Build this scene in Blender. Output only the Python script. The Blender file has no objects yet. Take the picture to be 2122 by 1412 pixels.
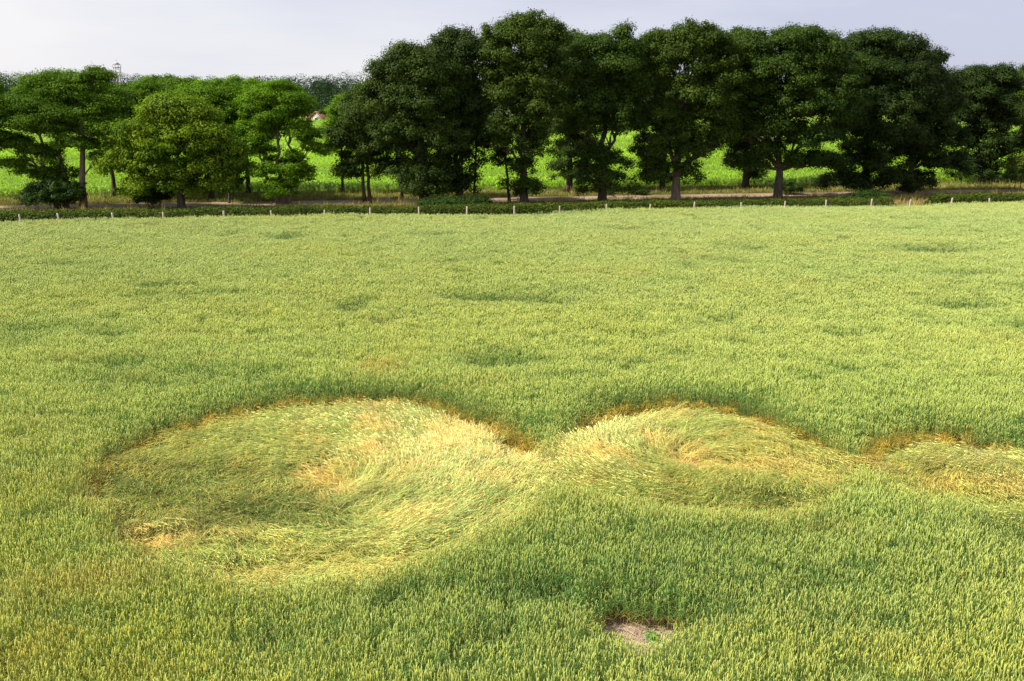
import bpy, math, random
import numpy as np

# ------------------------------------------------------------------ camera / world / sun
scene = bpy.context.scene
COL = scene.collection
W, H = 2122.0, 1412.0
F = 1900.0
CAM_H = 8.0
HORIZON = 210.0
PITCH = math.atan((H / 2 - HORIZON) / F)

cam_data = bpy.data.cameras.new("camera")
cam = bpy.data.objects.new("camera", cam_data)
COL.objects.link(cam)
cam.location = (0, 0, CAM_H)
cam.rotation_euler = (math.pi / 2 - PITCH, 0, 0)
cam_data.sensor_width = 36.0
cam_data.lens = F / W * 36.0
cam_data.clip_start = 0.1
cam_data.clip_end = 9000
scene.camera = cam

SUN_EL = math.radians(47)
SUN_ROT = math.radians(-104)          # clockwise from +Y: the sun stands to the left and a little behind the camera
world = bpy.data.worlds.new("World")
scene.world = world
world.use_nodes = True
nt = world.node_tree
nt.nodes.clear()
out = nt.nodes.new("ShaderNodeOutputWorld")
bg = nt.nodes.new("ShaderNodeBackground")
bg.inputs[1].default_value = 0.1
sky = nt.nodes.new("ShaderNodeTexSky")
sky.sky_type = 'NISHITA'
sky.sun_disc = False
sky.sun_elevation = SUN_EL
sky.sun_rotation = SUN_ROT
sky.air_density = 1.0
sky.dust_density = 2.0
tc = nt.nodes.new("ShaderNodeTexCoord")
sep = nt.nodes.new("ShaderNodeSeparateXYZ")
nt.links.new(tc.outputs['Generated'], sep.inputs[0])
# thin high cloud veil: whiter to the left and low, more lavender to the upper right
mp = nt.nodes.new("ShaderNodeMapping")
mp.inputs['Scale'].default_value = (1.6, 1.6, 9.0)
mp.inputs['Rotation'].default_value = (0.0, 0.12, 0.0)
nt.links.new(tc.outputs['Generated'], mp.inputs[0])
nz = nt.nodes.new("ShaderNodeTexNoise")
nz.inputs['Scale'].default_value = 1.7
nz.inputs['Detail'].default_value = 5.0
nz.inputs['Roughness'].default_value = 0.52
nt.links.new(mp.outputs[0], nz.inputs['Vector'])
ma = nt.nodes.new("ShaderNodeMath"); ma.operation = 'MULTIPLY_ADD'     # x*0.75 + 0.42
nt.links.new(sep.outputs['X'], ma.inputs[0]); ma.inputs[1].default_value = 0.75; ma.inputs[2].default_value = 0.22
mb = nt.nodes.new("ShaderNodeMath"); mb.operation = 'MULTIPLY_ADD'     # + z*2.2
nt.links.new(sep.outputs['Z'], mb.inputs[0]); mb.inputs[1].default_value = 2.2
nt.links.new(ma.outputs[0], mb.inputs[2])
mc = nt.nodes.new("ShaderNodeMath"); mc.operation = 'MULTIPLY_ADD'     # + (noise)*0.6
nt.links.new(nz.outputs[0], mc.inputs[0]); mc.inputs[1].default_value = 0.75
nt.links.new(mb.outputs[0], mc.inputs[2])
ramp = nt.nodes.new("ShaderNodeValToRGB")
nt.links.new(mc.outputs[0], ramp.inputs[0])
els = ramp.color_ramp.elements
els[0].position = 0.36; els[0].color = (0.93, 0.915, 0.935, 1)
els[1].position = 1.0; els[1].color = (0.595, 0.62, 0.77, 1)
e = els.new(0.58); e.color = (0.83, 0.84, 0.90, 1)
e = els.new(0.80); e.color = (0.715, 0.735, 0.85, 1)
sc10 = nt.nodes.new("ShaderNodeVectorMath"); sc10.operation = 'SCALE'
nt.links.new(ramp.outputs[0], sc10.inputs[0]); sc10.inputs['Scale'].default_value = 5.85
mixc = nt.nodes.new("ShaderNodeMix"); mixc.data_type = 'RGBA'
mixc.inputs[0].default_value = 0.93
nt.links.new(sky.outputs[0], mixc.inputs[6])
nt.links.new(sc10.outputs[0], mixc.inputs[7])
nt.links.new(mixc.outputs[2], bg.inputs[0])
nt.links.new(bg.outputs[0], out.inputs[0])

sun_data = bpy.data.lights.new("sun", 'SUN')
sun_data.energy = 4.6
sun_data.angle = math.radians(2.5)
sun_data.color = (1.0, 0.945, 0.85)
sun = bpy.data.objects.new("sun", sun_data)
COL.objects.link(sun)
# pointed from the same direction
sd = (math.sin(SUN_ROT) * math.cos(SUN_EL), math.cos(SUN_ROT) * math.cos(SUN_EL), math.sin(SUN_EL))
from mathutils import Vector
sun.rotation_euler = Vector(sd).to_track_quat('Z', 'Y').to_euler()
sun.location = (-60, 20, 60)

scene.view_settings.view_transform = 'Standard'
scene.view_settings.look = 'None'
scene.view_settings.exposure = 0.8
scene.view_settings.gamma = 1.0
scene.cycles.max_bounces = 6
scene.cycles.diffuse_bounces = 3
scene.cycles.transmission_bounces = 3
scene.cycles.glossy_bounces = 1
scene.cycles.transparent_max_bounces = 4

# ------------------------------------------------------------------ helpers
rng = np.random.default_rng(7)
random.seed(7)
CP, SP = math.cos(PITCH), math.sin(PITCH)

def ray(px, py):
    a = (px - W / 2) / F; b = (H / 2 - py) / F
    return np.array([a, CP + b * SP, -SP + b * CP])

def at_z(px, py, z=0.0):
    d = ray(px, py); t = (z - CAM_H) / d[2]
    return np.array([0, 0, CAM_H]) + d * t

def at_y(px, py, Y):
    d = ray(px, py); t = Y / d[1]
    return np.array([0, 0, CAM_H]) + d * t

SL = 0.16                       # the hedge, fence, track and tree rows all run along this line
def edge_y(x): return 62.3 + SL * x

def tag(o, label=None, cat=None, group=None, kind=None):
    if label: o["label"] = label
    if cat: o["category"] = cat
    if group: o["group"] = group
    if kind: o["kind"] = kind
    return o

def empty(name, loc):
    o = bpy.data.objects.new(name, None); COL.objects.link(o); o.location = loc
    o.empty_display_size = 0.3
    return o

def mesh_np(name, V, faces_n, loops, mat, parent=None, link=True, smooth=False, attrs=None, loc=None):
    """faces_n: loop total per face (array); loops: flat vertex indices"""
    me = bpy.data.meshes.new(name)
    V = np.asarray(V, dtype=np.float32); loops = np.asarray(loops, dtype=np.int32).ravel()
    faces_n = np.asarray(faces_n, dtype=np.int32)
    me.vertices.add(len(V)); me.vertices.foreach_set("co", V.ravel())
    me.loops.add(len(loops)); me.loops.foreach_set("vertex_index", loops)
    me.polygons.add(len(faces_n))
    st = np.zeros(len(faces_n), dtype=np.int32); st[1:] = np.cumsum(faces_n)[:-1]
    me.polygons.foreach_set("loop_start", st)
    try: me.polygons.foreach_set("loop_total", faces_n)
    except Exception: pass
    if smooth: me.polygons.foreach_set("use_smooth", np.ones(len(faces_n), dtype=bool))
    for k, (dom, typ, arr) in (attrs or {}).items():
        a = me.attributes.new(k, typ, dom)
        arr = np.asarray(arr, dtype=np.float32)
        a.data.foreach_set('color' if typ == 'FLOAT_COLOR' else ('vector' if typ == 'FLOAT_VECTOR' else 'value'), arr.ravel())
    me.update(calc_edges=True)
    me.materials.append(mat)
    o = bpy.data.objects.new(name, me)
    if link: COL.objects.link(o)
    if parent: o.parent = parent
    if loc is not None: o.location = loc
    return o

class MB:
    """collects polygons of any size"""
    def __init__(s): s.V = []; s.n = []; s.L = []; s.c = 0; s.col = []
    def add(s, verts, faces, col=None):
        verts = np.asarray(verts, dtype=float)
        s.V.append(verts)
        for f in faces:
            s.n.append(len(f)); s.L.extend([i + s.c for i in f])
        s.c += len(verts)
        if col is not None: s.col.append(np.tile(np.array(list(col) + [1.0]), (len(verts), 1)))
    def addc(s, verts, faces, cols):
        s.add(verts, faces); s.col.append(np.hstack([np.asarray(cols, float), np.ones((len(verts), 1))]))
    def tube(s, pts, rad, sides=7, cap=True, col=None):
        pts = np.asarray(pts, float); n = len(pts)
        T = np.gradient(pts, axis=0); T /= np.linalg.norm(T, axis=1)[:, None] + 1e-9
        ref = np.array([0.3, 1.0, 0.0]) if abs(T[0][1]) < 0.9 else np.array([1.0, 0, 0])
        V = []
        for i in range(n):
            a = np.cross(T[i], ref); a /= np.linalg.norm(a) + 1e-9; b = np.cross(T[i], a)
            for k in range(sides):
                th = 2 * math.pi * k / sides
                V.append(pts[i] + rad[i] * (math.cos(th) * a + math.sin(th) * b))
        Fc = []
        for i in range(n - 1):
            for k in range(sides):
                k2 = (k + 1) % sides
                Fc.append((i * sides + k, i * sides + k2, (i + 1) * sides + k2, (i + 1) * sides + k))
        if cap: Fc.append(tuple(range((n - 1) * sides, n * sides))); Fc.append(tuple(range(sides - 1, -1, -1)))
        s.add(V, Fc, col)
    def box(s, x0, x1, y0, y1, z0, z1, col=None):
        V = [(x0, y0, z0), (x1, y0, z0), (x1, y1, z0), (x0, y1, z0), (x0, y0, z1), (x1, y0, z1), (x1, y1, z1), (x0, y1, z1)]
        s.add(V, [(3, 2, 1, 0), (4, 5, 6, 7), (0, 1, 5, 4), (1, 2, 6, 5), (2, 3, 7, 6), (3, 0, 4, 7)], col)
    def build(s, name, mat, parent=None, link=True, smooth=False, loc=None):
        at = {'col': ('POINT', 'FLOAT_COLOR', np.vstack(s.col))} if s.col else None
        return mesh_np(name, np.vstack(s.V), s.n, s.L, mat, parent, link, smooth, at, loc)

# value noise
_perm = rng.random((256, 256))
def vnoise(x, y, seed=0):
    x = np.asarray(x) + seed * 17.31; y = np.asarray(y) + seed * 9.77
    xi = np.floor(x).astype(int); yi = np.floor(y).astype(int); fx = x - xi; fy = y - yi
    fx = fx * fx * (3 - 2 * fx); fy = fy * fy * (3 - 2 * fy)
    g = lambda a, b: _perm[a & 255, b & 255]
    return (g(xi, yi) * (1 - fx) + g(xi + 1, yi) * fx) * (1 - fy) + (g(xi, yi + 1) * (1 - fx) + g(xi + 1, yi + 1) * fx) * fy
def fbm(x, y, seed=0, o=3):
    r = 0; a = 0.5; t = 0
    for i in range(o):
        r = r + a * vnoise(x * 2 ** i, y * 2 ** i, seed + i); t += a; a *= 0.5
    return r / t

def unit(a): return a / (np.linalg.norm(a, axis=-1, keepdims=True) + 1e-9)
def rdir(n): return unit(rng.normal(size=(n, 3)))

# ------------------------------------------------------------------ materials
def new_mat(name):
    m = bpy.data.materials.new(name); m.use_nodes = True
    n = m.node_tree; n.nodes.clear()
    o = n.nodes.new("ShaderNodeOutputMaterial")
    return m, n, o

def leaf_shader(n, o, colsock, transl=0.3, rough=0.5, spec=0.25, tcol=(1.0, 1.25, 0.45)):
    p = n.nodes.new("ShaderNodeBsdfPrincipled")
    p.inputs['Roughness'].default_value = rough
    p.inputs['Specular IOR Level'].default_value = spec
    n.links.new(colsock, p.inputs['Base Color'])
    t = n.nodes.new("ShaderNodeBsdfTranslucent")
    mu = n.nodes.new("ShaderNodeMix"); mu.data_type = 'RGBA'; mu.blend_type = 'MULTIPLY'; mu.inputs[0].default_value = 1
    n.links.new(colsock, mu.inputs[6]); mu.inputs[7].default_value = (*tcol, 1)
    n.links.new(mu.outputs[2], t.inputs[0])
    mx = n.nodes.new("ShaderNodeMixShader"); mx.inputs[0].default_value = transl
    n.links.new(p.outputs[0], mx.inputs[1]); n.links.new(t.outputs[0], mx.inputs[2])
    n.links.new(mx.outputs[0], o.inputs[0])

def foliage_mat(name, c0, c1, transl=0.28, spec=0.2, noise_scale=0.35, rough=0.55):
    """leaf colour varies leaf by leaf (face attribute 'rnd') between two tones, plus slow noise"""
    m, n, o = new_mat(name)
    at = n.nodes.new("ShaderNodeAttribute"); at.attribute_name = 'rnd'
    tcn = n.nodes.new("ShaderNodeTexCoord")
    nz = n.nodes.new("ShaderNodeTexNoise"); nz.inputs['Scale'].default_value = noise_scale; nz.inputs['Detail'].default_value = 2
    n.links.new(tcn.outputs['Object'], nz.inputs['Vector'])
    ad = n.nodes.new("ShaderNodeMath"); ad.operation = 'MULTIPLY_ADD'; ad.inputs[1].default_value = 0.9; ad.inputs[2].default_value = -0.4
    n.links.new(nz.outputs[0], ad.inputs[0])
    a2 = n.nodes.new("ShaderNodeMath"); a2.operation = 'ADD'; a2.use_clamp = True
    n.links.new(at.outputs['Fac'], a2.inputs[0]); n.links.new(ad.outputs[0], a2.inputs[1])
    mx = n.nodes.new("ShaderNodeMix"); mx.data_type = 'RGBA'
    n.links.new(a2.outputs[0], mx.inputs[0]); mx.inputs[6].default_value = (*c0, 1); mx.inputs[7].default_value = (*c1, 1)
    leaf_shader(n, o, mx.outputs[2], transl, rough, spec)
    return m

def noise_mat(name, c0, c1, scale=3.0, rough=0.9, detail=6, bump=0.0, c2=None, scale2=0.3, stretch=(1, 1, 1), spec=0.2):
    m, n, o = new_mat(name)
    tcn = n.nodes.new("ShaderNodeTexCoord")
    mpn = n.nodes.new("ShaderNodeMapping"); mpn.inputs['Scale'].default_value = stretch
    n.links.new(tcn.outputs['Object'], mpn.inputs[0])
    nz = n.nodes.new("ShaderNodeTexNoise"); nz.inputs['Scale'].default_value = scale; nz.inputs['Detail'].default_value = detail
    nz.inputs['Roughness'].default_value = 0.65
    n.links.new(mpn.outputs[0], nz.inputs['Vector'])
    r = n.nodes.new("ShaderNodeValToRGB"); n.links.new(nz.outputs[0], r.inputs[0])
    r.color_ramp.elements[0].position = 0.35; r.color_ramp.elements[0].color = (*c0, 1)
    r.color_ramp.elements[1].position = 0.65; r.color_ramp.elements[1].color = (*c1, 1)
    colr = r.outputs[0]
    if c2:
        n2 = n.nodes.new("ShaderNodeTexNoise"); n2.inputs['Scale'].default_value = scale2; n2.inputs['Detail'].default_value = 3
        n.links.new(mpn.outputs[0], n2.inputs['Vector'])
        r2 = n.nodes.new("ShaderNodeValToRGB"); n.links.new(n2.outputs[0], r2.inputs[0])
        r2.color_ramp.elements[0].position = 0.42; r2.color_ramp.elements[1].position = 0.62
        mx = n.nodes.new("ShaderNodeMix"); mx.data_type = 'RGBA'
        n.links.new(r2.outputs[0], mx.inputs[0]); n.links.new(colr, mx.inputs[6]); mx.inputs[7].default_value = (*c2, 1)
        colr = mx.outputs[2]
    p = n.nodes.new("ShaderNodeBsdfPrincipled"); p.inputs['Roughness'].default_value = rough
    p.inputs['Specular IOR Level'].default_value = spec
    n.links.new(colr, p.inputs['Base Color'])
    if bump:
        b = n.nodes.new("ShaderNodeBump"); b.inputs['Strength'].default_value = bump; b.inputs['Distance'].default_value = 0.05
        n.links.new(nz.outputs[0], b.inputs['Height']); n.links.new(b.outputs[0], p.inputs['Normal'])
    n.links.new(p.outputs[0], o.inputs[0])
    return m

def crop_mat(name, transl=0.25, spec=0.3, rough=0.5):
    """vertex colour of the plant ('col'), dried by the instance's 'dry' and varied by its 'tint'"""
    m, n, o = new_mat(name)
    c = n.nodes.new("ShaderNodeAttribute"); c.attribute_name = 'col'
    d = n.nodes.new("ShaderNodeAttribute"); d.attribute_type = 'INSTANCER'; d.attribute_name = 'dry'
    t = n.nodes.new("ShaderNodeAttribute"); t.attribute_type = 'INSTANCER'; t.attribute_name = 'tint'
    mx = n.nodes.new("ShaderNodeMix"); mx.data_type = 'RGBA'
    n.links.new(d.outputs['Fac'], mx.inputs[0]); n.links.new(c.outputs['Color'], mx.inputs[6])
    mx.inputs[7].default_value = (0.66, 0.49, 0.12, 1)
    mu = n.nodes.new("ShaderNodeMix"); mu.data_type = 'RGBA'; mu.blend_type = 'MULTIPLY'; mu.inputs[0].default_value = 1
    n.links.new(mx.outputs[2], mu.inputs[6]); n.links.new(t.outputs['Color'], mu.inputs[7])
    leaf_shader(n, o, mu.outputs[2], transl, rough, spec, (1.0, 1.1, 0.5))
    return m

M = {}
M['wheat'] = crop_mat('wheat', 0.22, 0.3, 0.45)
M['maize'] = crop_mat('maize', 0.35, 0.35, 0.4)
M['verge'] = crop_mat('verge_grass', 0.25, 0.15, 0.7)
M['ground'] = noise_mat('ground', (0.07, 0.11, 0.02), (0.13, 0.20, 0.035), 0.02, c2=(0.16, 0.22, 0.06), scale2=0.006)
M['soil'] = noise_mat('wheat_soil', (0.26, 0.18, 0.13), (0.46, 0.35, 0.27), 7.0, bump=0.8, c2=(0.34, 0.26, 0.18), scale2=1.3)
M['maize_soil'] = noise_mat('maize_soil', (0.11, 0.16, 0.02), (0.17, 0.24, 0.03), 0.5, c2=(0.14, 0.19, 0.03), scale2=0.03, stretch=(1, 0.3, 1))
M['verge_soil'] = noise_mat('verge_soil', (0.10, 0.085, 0.03), (0.18, 0.15, 0.05), 1.5, c2=(0.10, 0.12, 0.03), scale2=0.25)
M['track'] = noise_mat('track_dirt', (0.25, 0.17, 0.11), (0.36, 0.255, 0.18), 1.2, bump=0.3, c2=(0.17, 0.13, 0.06), scale2=0.35)
M['bark'] = noise_mat('bark', (0.045, 0.035, 0.025), (0.12, 0.09, 0.065), 5.0, bump=0.9, stretch=(1, 1, 0.25))
M['bark_pale'] = noise_mat('bark_pale', (0.11, 0.08, 0.06), (0.24, 0.18, 0.135), 5.0, bump=0.9, stretch=(1, 1, 0.25))
M['oak'] = foliage_mat('oak_leaves', (0.022, 0.042, 0.008), (0.066, 0.104, 0.014), 0.25, 0.08)
M['oak_olive'] = foliage_mat('olive_oak_leaves', (0.026, 0.050, 0.007), (0.078, 0.120, 0.013), 0.25, 0.08)
M['oak_green'] = foliage_mat('green_oak_leaves', (0.022, 0.046, 0.007), (0.066, 0.112, 0.013), 0.25, 0.08)
M['oak_dark'] = foliage_mat('dark_oak_leaves', (0.016, 0.032, 0.007), (0.046, 0.076, 0.013), 0.2, 0.08)
M['robinia'] = foliage_mat('robinia_leaves', (0.060, 0.135, 0.008), (0.17, 0.29, 0.014), 0.42, 0.06)
M['robinia_dark'] = foliage_mat('dark_robinia_leaves', (0.045, 0.095, 0.008), (0.125, 0.22, 0.014), 0.40, 0.06)  # darker green foliage, used on whole trees
M['maple'] = foliage_mat('maple_leaves', (0.052, 0.122, 0.010), (0.235, 0.315, 0.016), 0.42, 0.08)
M['bush'] = foliage_mat('bush_leaves', (0.016, 0.036, 0.007), (0.048, 0.088, 0.014), 0.2, 0.06)
M['hedge'] = foliage_mat('hedge_leaves', (0.032, 0.062, 0.010), (0.11, 0.145, 0.018), 0.25, 0.06, 0.8)
M['wood_far'] = foliage_mat('far_wood_leaves', (0.016, 0.036, 0.014), (0.040, 0.070, 0.024), 0.2, 0.1, 0.03)
M['weed'] = foliage_mat('weed_leaves', (0.10, 0.26, 0.03), (0.18, 0.42, 0.05), 0.35, 0.2)
M['stake'] = noise_mat('stake_wood', (0.40, 0.31, 0.26), (0.66, 0.53, 0.46), 9.0, bump=0.5, stretch=(1, 1, 0.12))
M['stake_cut'] = noise_mat('stake_end_grain', (0.55, 0.40, 0.30), (0.68, 0.52, 0.40), 20.0)
M['wall'] = noise_mat('house_render', (0.66, 0.58, 0.52), (0.75, 0.68, 0.60), 1.0)
M['wall_ochre'] = noise_mat('ochre_render', (0.62, 0.44, 0.24), (0.70, 0.52, 0.30), 1.0)
M['roof'] = noise_mat('roof_tiles', (0.30, 0.12, 0.08), (0.42, 0.18, 0.12), 2.0, stretch=(1, 4, 4))
M['pane'] = noise_mat('window_pane', (0.03, 0.04, 0.05), (0.06, 0.07, 0.08), 1.0, rough=0.15, spec=0.6)
M['door'] = noise_mat('door_wood', (0.12, 0.07, 0.04), (0.18, 0.10, 0.06), 4.0)
M['mast'] = noise_mat('mast_steel', (0.40, 0.36, 0.37), (0.52, 0.46, 0.47), 2.0, rough=0.5)
M['straw'] = noise_mat('straw', (0.50, 0.36, 0.22), (0.66, 0.50, 0.33), 9.0)

# ------------------------------------------------------------------ ground sheets
def sheet(name, pts, z, mat):
    V = [(x, y, z) for x, y in pts]
    o = mesh_np(name, V, [len(V)], list(range(len(V))), mat)
    tag(o, kind='structure'); return o

R_ = 4000
sheet('ground', [(-R_, -400), (R_, -400), (R_, 6000), (-R_, 6000)], 0.0, M['ground'])
XA, XB = -75.0, 95.0
sheet('wheat_soil', [(XA, -30), (XB, -30), (XB, edge_y(XB) + 0.6), (XA, edge_y(XA) + 0.6)], 0.004, M['soil'])
TR0, TR1 = 13.0, 17.0          # the track lies this far behind the wheat's edge
def strip(name, a, b, z, mat, x0=-140, x1=190, wig=0.0, n=60):
    xs = np.linspace(x0, x1, n)
    w = (vnoise(xs * 0.13, xs * 0, 3) - 0.5) * wig
    lo = [(x, edge_y(x) + a + w[i]) for i, x in enumerate(xs)]
    hi = [(x, edge_y(x) + b + w[i] * 0.7) for i, x in enumerate(xs)]
    V = [(x, y, z) for x, y in lo] + [(x, y, z) for x, y in hi]
    L = []
    for i in range(n - 1): L += [i, i + 1, n + i + 1, n + i]
    o = mesh_np(name, V, [4] * (n - 1), L, mat)
    return tag(o, kind='structure')
strip('verge', 0.7, 25.0, 0.008, M['verge_soil'])
strip('dirt_track', TR0, TR1, 0.012, M['track'], wig=1.2)
sheet('maize_soil', [(-330, edge_y(-330) + 77), (-140, edge_y(-140) + 25.1), (190, edge_y(190) + 25.1), (340, edge_y(190) + 25.1), (380, 446), (-380, 446)], 0.005, M['maize_soil'])

# ------------------------------------------------------------------ crop tufts (sources for the stuff)
def ribbon(mb, pts, widths, side, cols):
    pts = np.asarray(pts); side = np.asarray(side)
    V = []; C = []
    for p, w, c in zip(pts, widths, cols):
        V += [p - side * w / 2, p + side * w / 2]; C += [c, c]
    Fc = [(2 * i, 2 * i + 1, 2 * i + 3, 2 * i + 2) for i in range(len(pts) - 1)]
    mb.addc(V, Fc, C)

def ear(mb, base, axis, L, r, c):
    axis = axis / np.linalg.norm(axis)
    a = np.cross(axis, [0.3, 0.9, 0.1]); a /= np.linalg.norm(a); b = np.cross(axis, a)
    V = [base]; cs = [np.array(c) * 0.9]
    for t, k in ((0.22, 1.0), (0.75, 0.85)):
        for q in range(4):
            th = q * math.pi / 2 + t
            V.append(base + axis * L * t + r * k * (math.cos(th) * a + math.sin(th) * b)); cs.append(np.array(c) * random.uniform(0.9, 1.1))
    V.append(base + axis * L); cs.append(np.array(c) * 1.1)
    Fc = []
    for q in range(4):
        q2 = (q + 1) % 4
        Fc += [(0, 1 + q2, 1 + q), (1 + q, 1 + q2, 5 + q2, 5 + q), (5 + q, 5 + q2, 9)]
    mb.addc(V, Fc, cs)

EAR = (0.575, 0.645, 0.150); LEAF = (0.155, 0.29, 0.06); STEM = (0.38, 0.48, 0.12); LOW = (0.68, 0.43, 0.08)
src = {}
def make_source(name, mb, mat):
    o = mb.build(name, mat, link=False); return o

def wheat_tuft(n, rad, ears=1.0, hh=0.80, seed=0, er=0.0070, wid=1.0):
    random.seed(seed); mb = MB()
    for i in range(n):
        th = random.uniform(0, 6.283); rr = rad * math.sqrt(random.random())
        b = np.array([rr * math.cos(th), rr * math.sin(th), 0.0])
        h = hh * random.uniform(0.86, 1.06)
        ln = np.array([random.gauss(0, 0.05), random.gauss(0, 0.05), 0])
        p = [b, b + ln * 0.3 * h + np.array([0, 0, 0.45 * h]), b + ln * h + np.array([0, 0, 0.97 * h])]
        ph = random.uniform(0, 3.14); sd_ = np.array([math.cos(ph), math.sin(ph), 0])
        v = random.uniform(0.85, 1.15)
        ribbon(mb, p, [0.007 * wid, 0.006 * wid, 0.004 * wid], sd_, [LOW, np.array(STEM) * 0.9 * v, np.array(STEM) * v])
        if random.random() < ears:
            ax = np.array([random.gauss(0, 0.16) + ln[0], random.gauss(0, 0.16) + ln[1], 1.0])
            c = np.array(EAR) * v * np.array([random.uniform(0.92, 1.1), 1, random.uniform(0.8, 1.3)])
            ear(mb, p[2], ax, random.uniform(0.11, 0.15), er * wid * random.uniform(0.85, 1.15), c)
        for k in range(3 if ears > 0.5 else 4):
            z0 = h * random.uniform(0.28, 0.76); a = random.uniform(0, 6.283); L = random.uniform(0.12, 0.22)
            d = np.array([math.cos(a), math.sin(a), 0]); s2 = np.array([-math.sin(a), math.cos(a), 0])
            q0 = b + ln * z0 + np.array([0, 0, z0])
            up = random.uniform(0.5, 1.0)
            pts = [q0, q0 + d * L * 0.35 + np.array([0, 0, L * 0.55 * up]), q0 + d * L * 0.75 + np.array([0, 0, L * 0.55 * up]), q0 + d * L * 1.05 + np.array([0, 0, L * 0.2 * up])]
            lc = np.array(LEAF) * random.uniform(0.8, 1.3)
            if z0 < 0.50 * h: lc = lc * 0.30 + np.array(LOW) * 0.65 * random.uniform(0.7, 1)
            ribbon(mb, pts, [0.009 * wid, 0.011 * wid, 0.008 * wid, 0.003], s2, [lc] * 4)
    return mb

def laid_tuft(n, rad, seed, bend=0.25, flat=0.12, messy=0.15, ears=0.85):
    """stalks leaning towards +X and bending down"""
    random.seed(seed); mb = MB()
    for i in range(n):
        th = random.uniform(0, 6.283); rr = rad * math.sqrt(random.random())
        b = np.array([rr * math.cos(th), rr * math.sin(th), 0.0])
        L = random.uniform(0.6, 0.85); yaw = random.gauss(0, messy); zt = bend * random.uniform(0.6, 1.3); ze = zt + flat * random.uniform(-1.2, 1.0)
        d = np.array([math.cos(yaw), math.sin(yaw), 0])
        p = [b, b + d * 0.18 * L + np.array([0, 0, zt * 0.75]), b + d * 0.5 * L + np.array([0, 0, zt * 1.08]), b + d * 0.95 * L + np.array([0, 0, max(ze, 0.03)])]
        s2 = np.array([-math.sin(yaw), math.cos(yaw), 0]) * 0.8 + np.array([0, 0, random.uniform(-0.5, 0.5)])
        v = random.uniform(0.8, 1.2)
        st = np.array(STEM) * v * np.array([1.02, 1.06, 1.1])
        ribbon(mb, p, [0.007, 0.007, 0.006, 0.004], s2, [np.array(LOW) * v, np.array(LOW) * 0.3 * v + st * 0.7, st, st])
        if random.random() < ears:
            ax = p[3] - p[2]; ax[2] += random.gauss(0, 0.03)
            ear(mb, p[3], ax + np.random.default_rng(seed * 77 + i).normal(0, 0.03, 3), random.uniform(0.09, 0.12), 0.0078, np.array(EAR) * v * np.array([1.05, 1.0, 1.4]))
        for k in range(3):
            t = random.uniform(0.3, 0.9); q0 = b + d * t * L + np.array([0, 0, zt]); Lf = random.uniform(0.15, 0.3); a = yaw + random.gauss(0, 0.5 + messy)
            dd = np.array([math.cos(a), math.sin(a), 0]); s3 = np.array([-math.sin(a), math.cos(a), 0])
            pts = [q0, q0 + dd * Lf * 0.5 + np.array([0, 0, random.uniform(0, 0.06)]), q0 + dd * Lf + np.array([0, 0, random.uniform(-0.07, 0.03)])]
            lc = np.array(LEAF) * np.array([1.3, 1.0, 0.85]) * random.uniform(0.7, 1.4)
            if random.random() < 0.25: lc = lc * 0.3 + np.array(LOW) * 0.7
            ribbon(mb, pts, [0.008, 0.010, 0.003], s3, [lc] * 3)
    return mb

def coll(name, objs):
    c = bpy.data.collections.new(name)
    for o in objs: c.objects.link(o)
    return c

stand = [make_source('src_a%d' % i, wheat_tuft(10, 0.14, 0.97, seed=100 + i), M['wheat']) for i in range(6)]
leafy = [make_source('src_b%d' % i, wheat_tuft(9, 0.16, 0.25, hh=0.72, seed=200 + i), M['wheat']) for i in range(3)]
fars = [make_source('src_c%d' % i, wheat_tuft(13, 0.21, 0.95, seed=300 + i, er=0.0080, wid=1.2), M['wheat']) for i in range(4)]
standing_coll = coll('wheat_sources', stand + leafy + fars)          # index 0-5, 6-8, 9-12
laid = [make_source('src_d%d' % i, laid_tuft(7, 0.12, 400 + i, 0.26, 0.08, 0.16), M['wheat']) for i in range(4)]
flatt = [make_source('src_e%d' % i, laid_tuft(7, 0.13, 500 + i, 0.16, 0.06, 0.55, 0.7), M['wheat']) for i in range(4)]
laid_coll = coll('laid_wheat_sources', laid + flatt)                 # 0-3, 4-7

def maize_plant(seed, big=1.0):
    random.seed(seed); mb = MB()
    h = 0.75 * big
    ribbon(mb, [np.array([0, 0, 0]), np.array([0, 0, h])], [0.03, 0.02], np.array([1, 0, 0]), [(0.28, 0.38, 0.06)] * 2)
    for k in range(9):
        a = random.uniform(0, 6.283); z0 = h * random.uniform(0.1, 1.0); L = random.uniform(0.45, 0.75) * big
        d = np.array([math.cos(a), math.sin(a), 0]); s = np.array([-math.sin(a), math.cos(a), 0])
        q = np.array([0, 0, z0]); u = random.uniform(0.6, 1.1)
        pts = [q, q + d * 0.3 * L + np.array([0, 0, 0.42 * L * u]), q + d * 0.65 * L + np.array([0, 0, 0.45 * L * u]), q + d * 0.98 * L + np.array([0, 0, 0.12 * L])]
        c = np.array((0.285, 0.465, 0.020)) * random.uniform(0.8, 1.2)
        ribbon(mb, pts, [0.05 * big, 0.085 * big, 0.07 * big, 0.01], s, [c] * 4)
    return mb
maize_coll = coll('maize_sources', [make_source('src_f%d' % i, maize_plant(600 + i), M['maize']) for i in range(4)])

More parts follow.
